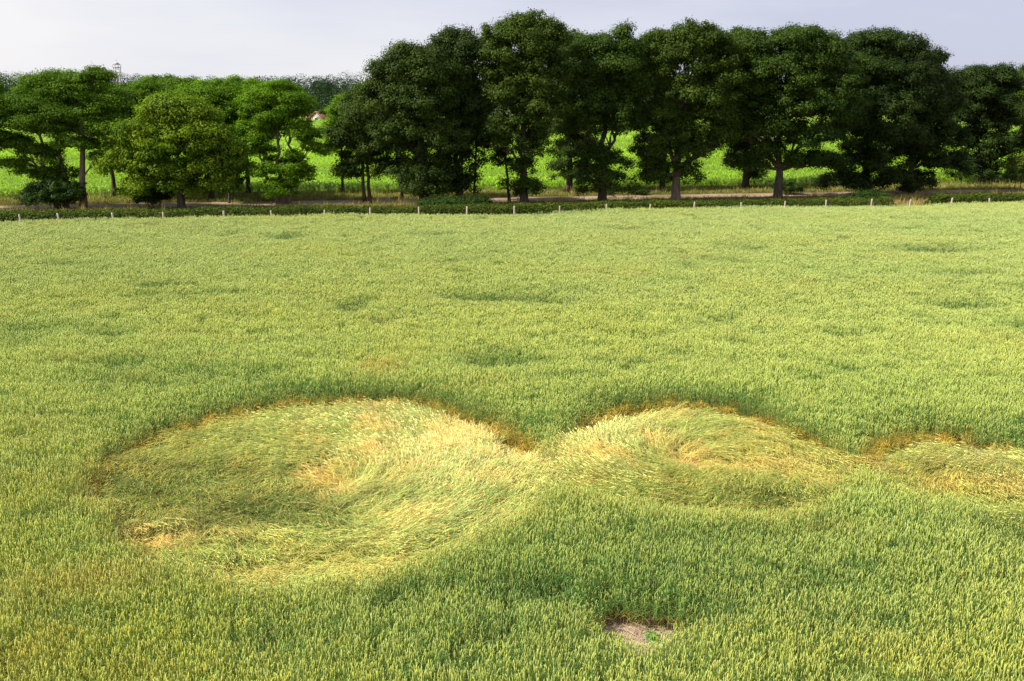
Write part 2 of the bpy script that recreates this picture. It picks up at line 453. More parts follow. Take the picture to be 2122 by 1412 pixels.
def grass_tuft(seed, h=0.22, n=22, rad=0.17, c=(0.15, 0.17, 0.035), heads=0.12):
    random.seed(seed); mb = MB()
    for i in range(n):
        th = random.uniform(0, 6.283); rr = rad * math.sqrt(random.random())
        b = np.array([rr * math.cos(th), rr * math.sin(th), 0]); a = random.uniform(0, 6.283); L = h * random.uniform(0.6, 1.2)
        d = np.array([math.cos(a), math.sin(a), 0]) * random.uniform(0.1, 0.6); s = np.array([-math.sin(a), math.cos(a), 0])
        cc = np.array(c) * random.uniform(0.7, 1.3)
        if random.random() < heads: cc = np.array((0.36, 0.27, 0.11)) * random.uniform(0.8, 1.1); L *= 1.4
        ribbon(mb, [b, b + d * 0.4 * L + np.array([0, 0, 0.6 * L]), b + d * L + np.array([0, 0, 0.95 * L])], [0.018, 0.016, 0.006], s, [cc] * 3)
    return mb
grass_coll = coll('grass_sources', [make_source('src_g%d' % i, grass_tuft(700 + i), M['verge']) for i in range(3)]
                  + [make_source('src_h%d' % i, grass_tuft(720 + i, 0.5, 20, 0.2, (0.19, 0.18, 0.05), 0.25), M['verge']) for i in range(2)])  # 0-2 low, 3-4 tall dry

def gn_tree():
    ng = bpy.data.node_groups.new('scatter', 'GeometryNodeTree')
    ng.interface.new_socket('Geometry', in_out='INPUT', socket_type='NodeSocketGeometry')
    ng.interface.new_socket('Collection', in_out='INPUT', socket_type='NodeSocketCollection')
    ng.interface.new_socket('Geometry', in_out='OUTPUT', socket_type='NodeSocketGeometry')
    gi = ng.nodes.new('NodeGroupInput'); go = ng.nodes.new('NodeGroupOutput')
    ci = ng.nodes.new('GeometryNodeCollectionInfo'); ci.inputs['Separate Children'].default_value = True; ci.inputs['Reset Children'].default_value = True
    ng.links.new(gi.outputs['Collection'], ci.inputs['Collection'])
    ip = ng.nodes.new('GeometryNodeInstanceOnPoints')
    ng.links.new(gi.outputs['Geometry'], ip.inputs['Points'])
    ng.links.new(ci.outputs[0], ip.inputs['Instance']); ip.inputs['Pick Instance'].default_value = True
    def named(nm, ty):
        a = ng.nodes.new('GeometryNodeInputNamedAttribute'); a.data_type = ty; a.inputs[0].default_value = nm; return a.outputs[0]
    ng.links.new(named('pick', 'INT'), ip.inputs['Instance Index'])
    e2r = ng.nodes.new('FunctionNodeEulerToRotation')
    ng.links.new(named('rot', 'FLOAT_VECTOR'), e2r.inputs[0]); ng.links.new(e2r.outputs[0], ip.inputs['Rotation'])
    ng.links.new(named('scl', 'FLOAT_VECTOR'), ip.inputs['Scale'])
    ng.links.new(ip.outputs[0], go.inputs[0])
    return ng
NG = gn_tree()

def scatter(name, P, rot, scl, pick, tint, dry, collection, label):
    n = len(P)
    me = bpy.data.meshes.new(name)
    me.vertices.add(n); me.vertices.foreach_set('co', np.asarray(P, dtype=np.float32).ravel())
    def att(k, t, arr, f):
        a = me.attributes.new(k, t, 'POINT'); a.data.foreach_set(f, np.ascontiguousarray(arr).ravel())
    att('rot', 'FLOAT_VECTOR', rot.astype(np.float32), 'vector')
    att('scl', 'FLOAT_VECTOR', scl.astype(np.float32), 'vector')
    att('pick', 'INT', pick.astype(np.int32), 'value')
    att('tint', 'FLOAT_VECTOR', tint.astype(np.float32), 'vector')
    att('dry', 'FLOAT', dry.astype(np.float32), 'value')
    me.update()
    o = bpy.data.objects.new(name, me); COL.objects.link(o)
    md = o.modifiers.new('scatter', 'NODES'); md.node_group = NG
    for it in NG.interface.items_tree:
        if it.in_out == 'INPUT' and it.socket_type == 'NodeSocketCollection': md[it.identifier] = collection
    return tag(o, label, None, kind='stuff')

# ------------------------------------------------------------------ the flattened rings in the wheat
ZL, ZT = 0.15, 0.62
out1 = [(190, 1030, .4), (205, 985, ZL), (250, 948, ZL), (335, 908, ZL), (430, 878, ZL), (540, 853, ZL), (640, 842, ZL), (740, 837, ZL), (850, 840, ZL),
        (930, 853, ZL), (1010, 874, ZL), (1070, 902, ZL), (1104, 940, ZL), (1126, 985, ZL),
        (1150, 932, ZL), (1200, 886, ZL), (1280, 856, ZL), (1370, 845, ZL), (1460, 849, ZL), (1540, 862, ZL), (1610, 884, ZL), (1680, 914, ZL), (1740, 948, ZL), (1771, 972, ZL),
        (1795, 935, ZL), (1840, 919, ZL), (1900, 912, ZL), (1980, 916, ZL), (2060, 930, ZL), (2140, 948, ZL), (2220, 972, ZL), (2290, 1010, .4), (2300, 1050, ZT),
        (2230, 1060, ZT), (2120, 1053, ZT), (2040, 1042, ZT), (1960, 1030, ZT), (1900, 1020, ZT), (1820, 1000, ZT), (1775, 992, .4),
        (1745, 1012, ZT), (1700, 1044, ZT), (1640, 1064, ZT), (1560, 1074, ZT), (1450, 1070, ZT), (1350, 1050, ZT), (1250, 1030, ZT), (1180, 1014, ZT), (1132, 1006, ZT),
        (1112, 1030, ZT), (1090, 1060, ZT), (1020, 1100, ZT), (930, 1145, ZT), (830, 1180, ZT), (720, 1203, ZT), (600, 1212, ZT), (480, 1208, ZT), (400, 1192, ZT), (320, 1158, ZT), (250, 1118, ZT), (205, 1075, .5)]
POLY = np.array([at_z(x, y, z)[:2] for x, y, z in out1])

def inside(P, poly):
    x, y = P[:, 0], P[:, 1]; r = np.zeros(len(P), bool); n = len(poly)
    for i in range(n):
        x1, y1 = poly[i]; x2, y2 = poly[(i + 1) % n]
        c = ((y1 > y) != (y2 > y)) & (x < (x2 - x1) * (y - y1) / (y2 - y1 + 1e-12) + x1)
        r ^= c
    return r
def dist_poly(P, poly):
    d = np.full(len(P), 1e9); n = len(poly)
    for i in range(n):
        a = poly[i]; b = poly[(i + 1) % n] - a
        t = np.clip(((P - a) @ b) / (b @ b + 1e-9), 0, 1)
        d = np.minimum(d, np.linalg.norm(P - (a + t[:, None] * b), axis=1))
    return d
def blob(P, px, py, rx, ry, z=0.6):
    c = at_z(px, py, z)[:2]; a = at_z(px + rx, py, z)[:2]; f = at_z(px, py - ry, z)[:2]; g = at_z(px, py + ry, z)[:2]
    sx = abs(a[0] - c[0]); sy = abs(f[1] - g[1]) / 2
    return np.exp(-(((P[:, 0] - c[0]) / sx) ** 2 + ((P[:, 1] - c[1]) / sy) ** 2))

def jgrid(x0, x1, y0, y1, step):
    xs = np.arange(x0, x1, step); ys = np.arange(y0, y1, step)
    X, Y = np.meshgrid(xs, ys); P = np.stack([X.ravel(), Y.ravel()], 1)
    return P + rng.uniform(-0.5, 0.5, P.shape) * step

PATCH = at_z(1320, 1325, 0)[:2]
def bare(P):
    """the bare spot in front: 1 inside"""
    dx = (P[:, 0] - PATCH[0]) / 0.64; dy = (P[:, 1] - (PATCH[1] - 0.22)) / 0.60
    ang = np.arctan2(dy, dx)
    return np.hypot(dx, dy) - (1 + 0.18 * np.sin(3 * ang + 1) + 0.1 * np.sin(7 * ang))

near = jgrid(-32, 32, 6.5, 34, 0.14)
near = near[rng.random(len(near)) < np.clip((35 - near[:, 1]) / 9, 0, 1)]
near = near[np.abs(near[:, 0]) < near[:, 1] * 0.60 + 4.0]
far_ = jgrid(-60, 75, 25, 82, 0.205)
far_ = far_[rng.random(len(far_)) < np.clip((far_[:, 1] - 25) / 9, 0, 1)]
far_ = far_[(np.abs(far_[:, 0]) < far_[:, 1] * 0.60 + 5) & (far_[:, 1] < edge_y(far_[:, 0]) + 0.35 * vnoise(far_[:, 0] * 0.8, far_[:, 0] * 0, 9))]
P = np.vstack([near, far_]); isfar = np.zeros(len(P), bool); isfar[len(near):] = True
warp = (fbm(P[:, 0] * 1.1, P[:, 1] * 1.1, 21) - 0.5)[:, None] * 0.55
ins = inside(P + warp, POLY); dd = dist_poly(P + warp, POLY)
bd = bare(P)
keep = (~ins) & (bd > 0)
P = P[keep]; isfar = isfar[keep]; dd = dd[keep]; bd = bd[keep]
n = len(P)
x, y = P[:, 0], P[:, 1]
hgt = 0.93 + 0.16 * (fbm(x * 0.30, y * 0.30, 1) - 0.5) + 0.13 * (fbm(x * 1.1, y * 1.4, 2) - 0.5)
hollow = np.zeros(n)
for (bx, by, rx, ry, s) in [(1015, 622, 95, 7, 1), (960, 622, 40, 5, .6), (1150, 633, 40, 4, .6), (1945, 522, 75, 6, 1), (1870, 520, 60, 3, .5), (1995, 638, 55, 6, 1), (600, 495, 32, 4, .9),
                            (320, 597, 36, 5, .9), (402, 620, 32, 5, .9), (300, 618, 36, 5, .8), (1495, 668, 42, 5, .7), (725, 641, 40, 5, .7), (1020, 752, 75, 14, .8), (900, 491, 40, 3, .6), (135, 553, 45, 4, .5),
                            (240, 700, 50, 9, .5), (970, 568, 25, 3, .6), (1550, 520, 45, 6, .35), (1290, 480, 40, 3, .5), (400, 775, 70, 12, .4), (1990, 575, 60, 5, .5), (1480, 545, 50, 5, .3), (1400, 742, 45, 8, .35),
                            (760, 812, 130, 9, 1.0), (900, 822, 60, 8, .7), (620, 824, 60, 7, .6), (1430, 826, 120, 9, 1.0), (1530, 848, 40, 7, .6), (300, 800, 170, 12, .25), (1960, 895, 120, 8, .5),
                            (1330, 1268, 95, 22, .8), (1120, 1230, 130, 30, .55), (2110, 1100, 60, 50, .6), (830, 1235, 60, 22, .5), (1480, 1130, 110, 20, .3), (1000, 445, 160, 4, .9), (60, 690, 90, 12, .4), (1800, 430, 140, 3, .4),
                            (2115, 680, 40, 10, .6), (1750, 700, 60, 8, .3), (250, 760, 60, 9, .5), (560, 1330, 90, 25, .45), (180, 1290, 70, 20, .35), (1000, 1330, 90, 25, .35), (1800, 1300, 130, 30, .3)]:
    hollow = np.maximum(hollow, min(1, 1.15 * s) * blob(P, bx, by, rx * 1.05, ry * 1.15))
hn = fbm(x * 0.8, y * 1.5, 5, 4)
# sown in rows running roughly across the view: a faint ripple
row = 0.5 + 0.5 * np.sin((y - 0.10 * x) * 2 * math.pi / 1.55 + 2.0 * fbm(x * .15, y * .15, 31))
hol2 = np.clip(hollow + np.clip((hn - 0.63) * 3.0, 0, 0.6), 0, 1)
hgt *= 1 - 0.40 * hol2 - 0.03 * row
pick = np.where(isfar, rng.integers(9, 13, n), rng.integers(0, 6, n))
pick = np.where(rng.random(n) < hol2 * 0.75, rng.integers(6, 9, n), pick)
dry = np.clip((fbm(x * 0.45, y * 0.45, 12, 4) - 0.60) * 0.9, 0, 0.15)
for (bx, by, rx, ry, s) in [(790, 766, 45, 12, .75), (150, 750, 60, 10, .3), (440, 748, 60, 9, .25), (1010, 800, 80, 8, .25), (30, 1230, 120, 60, .28), (180, 1215, 120, 20, .55), (240, 1180, 80, 12, .4), (310, 1190, 40, 12, .55), (1900, 950, 40, 14, .0),
                            (120, 1010, 140, 50, .18), (300, 1395, 200, 25, .2), (1000, 1320, 60, 20, .2), (1720, 1100, 90, 14, .35), (1250, 1290, 60, 18, .35), (60, 900, 120, 60, .15), (20, 1380, 120, 60, .3), (1430, 1300, 60, 10, .3)]:
    dry = np.maximum(dry, s * blob(P, bx, by, rx, ry) * (0.6 + 0.8 * rng.random(n)))
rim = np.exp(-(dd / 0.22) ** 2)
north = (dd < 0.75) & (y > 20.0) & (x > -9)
rim_shade = np.where(north, 0.85 * np.exp(-(dd / 0.28) ** 2) * (np.maximum(blob(P, 780, 830, 230, 40), blob(P, 1440, 835, 200, 40)) + 0.05), 0)  # shade of the far rims painted into the tint of leaf-rich wheat
dry = np.maximum(dry, rim * rng.random(n) * 0.55)
hgt = hgt * (1 - 0.12 * rim) * (1 - 0.30 * np.exp(-(bd / 0.5) ** 2)) * np.where((y > 19.0), 1 - 0.24 * np.exp(-(dd / 0.55) ** 2), 1)
dry = np.clip(dry + rng.normal(0, 0.03, n), 0, 1)
# slow colour drift over the field: glaucous (bluish) patches and yellower ones, plus the rim shade
g = np.clip((fbm(x * 0.16, y * 0.22, 8, 4) - 0.5) * 2.4, -1, 1)
gl = np.clip(0.35 * g + 0.9 * hol2 + 1.3 * rim_shade, -1, 1)
for (bx, by, rx, ry, s) in [(1300, 1180, 520, 90, .65), (1900, 1080, 260, 60, .4), (900, 1300, 300, 70, .35), (1650, 790, 900, 70, .12), (300, 790, 500, 50, .10), (2000, 500, 500, 60, .15)]:
    gl = np.maximum(gl, gl + s * blob(P, bx, by, rx, ry))
for (bx, by, rx, ry, s) in [(200, 1330, 420, 110, .45), (1950, 1350, 350, 90, .35), (900, 520, 900, 90, .1), (50, 1100, 160, 150, .4)]:
    gl = gl - s * blob(P, bx, by, rx, ry)
gl = np.clip(gl, -1, 1)[:, None]
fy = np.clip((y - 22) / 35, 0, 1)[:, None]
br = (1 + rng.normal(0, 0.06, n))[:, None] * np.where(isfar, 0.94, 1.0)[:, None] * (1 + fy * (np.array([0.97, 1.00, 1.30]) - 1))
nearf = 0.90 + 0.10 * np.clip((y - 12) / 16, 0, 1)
br = br * nearf[:, None] * (1 - 0.11 * np.clip(blob(P, 1400, 1190, 620, 120) * (0.4 + 1.2 * fbm(x * 0.9, y * 0.9, 77)), 0, 1))[:, None]  # shade in the gaps between plants put into the crop tint, right of centre
dkn = (1 - 0.50 * np.clip(rim_shade, 0, 1) - 0.30 * hol2)[:, None]  # painted rim shade and leafy dips both darken the colour
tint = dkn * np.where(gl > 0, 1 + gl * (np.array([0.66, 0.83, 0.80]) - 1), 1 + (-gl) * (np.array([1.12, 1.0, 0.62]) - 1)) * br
rot = np.stack([rng.normal(0, 0.04, n), np.abs(rng.normal(0, 0.07, n)), rng.uniform(0, 6.283, n)], 1)
# plants beside the rings lean along with the swirl a little
w = np.where(isfar, 1.15, 1.0)
scl = np.stack([w, w, hgt * (1 + rng.normal(0, 0.05, n))], 1)
P3 = np.column_stack([P, np.full(n, 0.0)])
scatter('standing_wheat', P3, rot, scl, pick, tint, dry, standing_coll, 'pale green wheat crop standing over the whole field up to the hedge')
print('wheat tufts', n)

# short golden stems left standing along the inner foot of the far rims
qs = jgrid(-12, 14, 13, 27, 0.09)
wq = (fbm(qs[:, 0] * 1.1, qs[:, 1] * 1.1, 21) - 0.5)[:, None] * 0.55
iq = inside(qs + wq, POLY); dq = dist_poly(qs + wq, POLY)
# the far side: a point a little further away is outside the rings
north = ~inside(qs + wq + np.array([0, 0.55]), POLY) | ~inside(qs + wq + np.array([-0.5, 0.3]), POLY)
kq = iq & (dq < 0.33) & north & (rng.random(len(qs)) < (0.8 - 1.2 * dq) * np.clip(2.6 * fbm(qs[:, 0] * 2.2, qs[:, 1] * 2.2, 91) - 0.45, 0.15, 1))
qs = qs[kq]; dq = dq[kq]; n = len(qs)
scatter('golden_stubble', np.column_stack([qs, np.zeros(n)]), np.stack([rng.normal(0, .25, n), rng.normal(0, .25, n), rng.uniform(0, 6.28, n)], 1),
        np.stack([np.ones(n), np.ones(n), rng.uniform(0.45, 0.80, n) * (1 - 0.8 * dq)], 1), rng.integers(6, 9, n),
        np.ones((n, 3)) * np.array([1.0, 0.90, 0.6]) * rng.uniform(0.5, 1.15, n)[:, None], rng.uniform(0.25, 1.0, n), standing_coll, 'golden broken stems along the far inner rims of the flattened rings')
# laid wheat
C1, C2, C3 = at_z(690, 1005, .2)[:2], at_z(1425, 955, .2)[:2], at_z(2160, 1000, .2)[:2]
N12, N23 = at_z(1128, 975, .2)[0], at_z(1775, 980, .2)[0]
q = jgrid(-12, 14, 13, 27, 0.098)
warp = (fbm(q[:, 0] * 1.1, q[:, 1] * 1.1, 21) - 0.5)[:, None] * 0.55
m = inside(q + warp, POLY)
edge_d = dist_poly(q + warp, POLY)
m &= (rng.random(len(q)) < 0.98)
q = q[m]; edge_d = edge_d[m]; n = len(q); x, y = q[:, 0], q[:, 1]
cen = np.where((x < N12)[:, None], C1, np.where((x < N23)[:, None], C2, C3))
sgn = np.where(x < N12, 1, np.where(x < N23, -1, 1))
d = q - cen; rr = np.hypot(d[:, 0], d[:, 1])
tan = np.stack([-d[:, 1], d[:, 0]], 1) * sgn[:, None] / (rr[:, None] + 1e-6)
rad_ = d / (rr[:, None] + 1e-6)
pn = (edge_d < 1.0) & ((~inside(q + warp[m] + np.array([0, 1.1]), POLY)) | ((y > cen[:, 1] + 0.6) & (np.abs(x - N12) < 3.0)))
v = tan + np.where(pn, -0.45 * (1 - edge_d), 0.35)[:, None] * rad_
theta = np.arctan2(v[:, 1], v[:, 0])
messy = np.zeros(n)
for (bx, by, rx, ry, s) in [(480, 1030, 280, 85, 1), (330, 1120, 150, 40, 1), (420, 930, 200, 40, .6), (560, 1160, 200, 35, .7), (1560, 950, 190, 50, .8), (1680, 1030, 120, 30, 1), (1880, 960, 120, 30, .8)]:
    messy = np.maximum(messy, s * blob(q, bx, by, rx, ry, .2))
theta += (fbm(x * 1.3, y * 1.3, 41) - 0.5) * (1.0 + 2.2 * messy) + rng.normal(0, 0.16 + 0.35 * messy, n)
pick = np.where(rng.random(n) < messy * 1.1, rng.integers(4, 8, n), rng.integers(0, 4, n))
# near side of the rings the laid stalks still stand half up
half = np.exp(-(edge_d / 0.5) ** 2)
combed = np.zeros(n)
for (bx, by, rx, ry, s) in [(930, 1000, 210, 110, 1), (860, 900, 220, 50, .7), (1240, 940, 130, 70, 1), (1330, 1010, 130, 40, .8), (2090, 1000, 110, 60, .8), (880, 1120, 170, 50, .9)]:
    combed = np.maximum(combed, s * blob(q, bx, by, rx, ry, .2))
tilt = rng.normal(0.0, 0.09, n) - np.where(messy < 0.5, 0.22 * half, 0) - 0.42 * combed * np.clip(edge_d / 1.2, 0, 1)
rot = np.stack([rng.normal(0, 0.12, n), tilt, theta], 1)
dry = np.clip((fbm(x * 1.2, y * 1.6, 50, 4) - 0.45) * 1.8, 0, 0.58) * rng.uniform(0.2, 1.6, n) + 0.05 + 0.08 * messy
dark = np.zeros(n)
for (bx, by, rx, ry, s) in [(1128, 965, 55, 22, .75), (690, 1000, 35, 22, .85), (710, 985, 30, 10, .7), (320, 1105, 75, 18, .85), (430, 1100, 80, 10, .5), (250, 1120, 30, 12, .8), (590, 1190, 60, 10, .5), (470, 1170, 50, 8, .6),
                            (980, 1030, 80, 20, .4), (1560, 950, 150, 22, .62), (1420, 955, 30, 14, .7), (1700, 985, 60, 14, .5), (1850, 970, 60, 8, .5), (760, 860, 60, 8, .3), (300, 960, 90, 12, .45), (500, 880, 90, 8, .45), (1640, 900, 120, 14, .45), (1900, 925, 80, 8, .5), (220, 1020, 40, 40, .4)]:
    dry = np.maximum(dry, s * blob(q, bx, by, rx, ry, .2) * (0.7 + 0.5 * rng.random(n)))
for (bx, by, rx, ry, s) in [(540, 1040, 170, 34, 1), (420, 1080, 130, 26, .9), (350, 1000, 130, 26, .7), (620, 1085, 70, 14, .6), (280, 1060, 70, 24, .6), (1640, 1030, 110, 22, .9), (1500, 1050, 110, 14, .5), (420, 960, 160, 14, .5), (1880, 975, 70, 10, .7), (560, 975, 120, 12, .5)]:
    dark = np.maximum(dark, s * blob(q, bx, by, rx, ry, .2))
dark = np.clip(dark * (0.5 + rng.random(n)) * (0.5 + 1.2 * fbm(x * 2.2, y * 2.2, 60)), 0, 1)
farrim = np.where(edge_d < 0.35, 1, 0) * (rng.random(n) < 0.75) * ((y > cen[:, 1] - 0.4))
dry = np.maximum(dry, farrim * rng.uniform(0.3, 0.95, n))
dry = np.clip(dry * (1 - 0.7 * dark), 0, 0.95)
pnorth = (edge_d < 0.5) & (~inside(q + warp[m] + np.array([0, 0.6]), POLY))
pale = np.zeros(n)  # leaf sheen put into the tint, with the stalks' own glaucous tone
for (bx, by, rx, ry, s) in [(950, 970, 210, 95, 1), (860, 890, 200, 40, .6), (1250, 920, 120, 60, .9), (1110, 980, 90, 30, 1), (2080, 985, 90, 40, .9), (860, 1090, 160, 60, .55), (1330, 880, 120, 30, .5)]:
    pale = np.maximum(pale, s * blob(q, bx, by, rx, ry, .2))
tan_ = np.zeros(n)
for (bx, by, rx, ry, s) in [(320, 1102, 95, 24, 1), (430, 1098, 90, 13, .8), (590, 1186, 75, 12, .8), (470, 1172, 60, 11, .7), (250, 1112, 45, 15, 1), (1128, 966, 60, 24, .9), (690, 1000, 42, 26, .9), (860, 1170, 60, 8, .4),
                            (1560, 955, 160, 16, .7), (1420, 952, 32, 14, .8), (220, 1015, 36, 22, .6), (1720, 985, 70, 12, .6), (1860, 965, 70, 10, .6), (1000, 1040, 80, 16, .35)]:
    tan_ = np.maximum(tan_, s * blob(q, bx, by, rx, ry, .15))
tan_ = np.clip(tan_ * (0.55 + 0.9 * fbm(x * 3, y * 3, 66)), 0, 1)
dark = dark * (1 - tan_); dry = np.clip(np.maximum(dry, tan_ * rng.uniform(0.7, 1.1, n)), 0, 0.97)
pale = np.maximum(pale, 0.55 * tan_)
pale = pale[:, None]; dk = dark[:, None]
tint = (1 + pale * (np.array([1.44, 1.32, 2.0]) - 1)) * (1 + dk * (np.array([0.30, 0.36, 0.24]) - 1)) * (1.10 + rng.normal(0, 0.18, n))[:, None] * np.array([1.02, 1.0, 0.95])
bb = rng.random(n) < np.clip(np.maximum(0.75 * blob(q, 265, 1113, 38, 10, .1), 0.7 * blob(q, 590, 1188, 60, 9, .1)), 0, 1)
kp = ~bb
s_ = np.ones(n)
scl = np.stack([s_, s_, s_ * rng.uniform(0.75, 1.2, n) * (1 - 0.35 * tan_) * np.where(pn, 0.35 + 0.6 * np.clip(edge_d - 0.4, 0, 1), 1)], 1)
rot[:, 1] = np.where(pn, 0.03, rot[:, 1])
kp &= ~(pnorth & (edge_d < 0.30))
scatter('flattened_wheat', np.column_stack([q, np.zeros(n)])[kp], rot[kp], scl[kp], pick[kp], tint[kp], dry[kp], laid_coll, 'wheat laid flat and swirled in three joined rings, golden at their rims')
print('laid tufts', kp.sum())

# loose straw on the bare spot
sp = MB()
for i in range(420):
    a = random.uniform(0, 6.28); r = math.sqrt(random.random())
    p0 = np.array([PATCH[0] + 0.62 * r * math.cos(a), PATCH[1] - 0.20 + 0.75 * r * math.sin(a), random.uniform(0.01, 0.05)])
    b = random.uniform(0, 6.28); L = random.uniform(0.06, 0.28)
    p1 = p0 + np.array([math.cos(b) * L, math.sin(b) * L, random.uniform(-0.01, 0.05)])
    sp.tube([p0, (p0 + p1) / 2 + np.array([0, 0, 0.012]), p1], [0.0028] * 3, 3, False)
o = sp.build('loose_straw', M['straw']); tag(o, 'dry straw scattered on the bare brown spot in the wheat', kind='stuff')

cl = MB()
for i in range(170):
    a = random.uniform(0, 6.28); r = math.sqrt(random.random())
    c = np.array([PATCH[0] + 0.68 * r * math.cos(a), PATCH[1] - 0.20 + 0.8 * r * math.sin(a), 0.0]); k = random.uniform(0.008, 0.035)
    V = []
    for z, w in ((-0.3, 0.9), (0.35, 1.0), (0.85, 0.55)):
        for j in range(5):
            th = j * 1.2566 + z; V.append(c + k * np.array([w * math.cos(th) * random.uniform(.7, 1.2), w * math.sin(th) * random.uniform(.7, 1.2), z]))
    cl.add(V, [(q_ * 5 + j, q_ * 5 + (j + 1) % 5, (q_ + 1) * 5 + (j + 1) % 5, (q_ + 1) * 5 + j) for q_ in range(2) for j in range(5)] + [tuple(range(10, 15))])
tag(cl.build('soil_clods', M['soil']), 'small clods of dry brown earth on the bare spot', kind='stuff')

# ------------------------------------------------------------------ leaves
def leaf_mesh(name, C, N, size, rnd, mat, parent=None, loc=None, aspect=0.62):
    n = len(C)
    N = unit(N); t = unit(np.cross(N, rdir(n))); b = np.cross(N, t)
    s = (size * rng.uniform(0.65, 1.35, n))[:, None]
    V = np.empty((n, 4, 3))
    V[:, 0] = C - t * s * 0.5; V[:, 2] = C + t * s * 0.5
    V[:, 1] = C + b * s * 0.5 * aspect + N * s * 0.10; V[:, 3] = C - b * s * 0.5 * aspect + N * s * 0.10
    return mesh_np(name, V.reshape(-1, 3), np.full(n, 4), np.arange(n * 4), mat, parent, attrs={'rnd': ('FACE', 'FLOAT', rnd)}, loc=loc)

def puffs_in(lobes, pr, dens, squash):
    """lobes: (centre, radii) -> puff centres, directions"""
    PC, PD, PL = [], [], []
    for li, (c, r) in enumerate(lobes):
        area = 4 * math.pi * ((r[0] * r[1]) ** 1.6 / 3 + (r[0] * r[2]) ** 1.6 / 3 + (r[1] * r[2]) ** 1.6 / 3) ** (1 / 1.6)
        n = max(6, int(dens * area / (pr * pr * squash ** 0.5)))
        dr = rdir(n); dr[:, 2] = np.where(dr[:, 2] < -0.4, -dr[:, 2], dr[:, 2])
        rr = np.where(rng.random(n) < 0.80, rng.uniform(0.80, 1.12, n), rng.uniform(0.3, 0.8, n))
        rr = np.where((rng.random(n) < 0.06) & (dr[:, 2] > -0.1), rng.uniform(1.12, 1.28, n), rr)
        rr *= 1 + 0.16 * np.sin(dr[:, 0] * 5 + li) * np.sin(dr[:, 1] * 4 + 2 * li) + 0.1 * np.sin(dr[:, 2] * 9 + li * 3)
        PC.append(c + dr * rr[:, None] * np.array(r)); PD.append(dr); PL.append(np.full(n, li))
    return np.vstack(PC), np.vstack(PD), np.concatenate(PL)

def crown(lobes, mat, parent, pr=0.62, dens=0.55, leaf=0.17, per=150, squash=0.75, name='crown', floor=0.35):
    PC, PD, PL = puffs_in(lobes, pr, dens, squash)
    npf = len(PC)
    prad = pr * rng.uniform(0.5, 1.4, npf)
    cnt = np.maximum(12, (per * (prad / pr) ** 2).astype(int))
    idx = np.repeat(np.arange(npf), cnt); n = len(idx)
    dr = rdir(n)
    # ragged puffs: each is itself lobed
    ph = rng.uniform(0, 6.28, npf)[idx]
    rr = rng.random(n) ** 0.38 * (1 + 0.3 * np.sin(dr[:, 0] * 6 + ph) * np.cos(dr[:, 1] * 5 + ph) + 0.18 * rng.normal(size=n))
    off = dr * (rr * prad[idx])[:, None]; off[:, 2] *= squash
    C = PC[idx] + off
    N = dr * 1.1 + np.array([0, 0, 0.5]) + PD[idx] * 0.25 + rng.normal(0, 0.38, (n, 3))
    rnd = np.clip(0.5 + rng.normal(0, 0.22, npf)[idx] + rng.normal(0, 0.16, n), 0, 1)
    k = C[:, 2] > floor * rng.uniform(0.2, 1.2, n)
    leaf_mesh(name, C[k], N[k], leaf, rnd[k], mat, parent)
    return PC, PL, int(k.sum())

def bend(p0, p1, sag, n=6, wob=0.12):
    t = np.linspace(0, 1, n)[:, None]
    p0 = np.asarray(p0, float); p1 = np.asarray(p1, float); L = np.linalg.norm(p1 - p0)
    pts = p0 + (p1 - p0) * t + np.array([0, 0, sag * L]) * (4 * t * (1 - t))
    w = rng.normal(0, wob * L * 0.25, (n, 3)); w[0] = 0; w[-1] = 0
    return pts + w

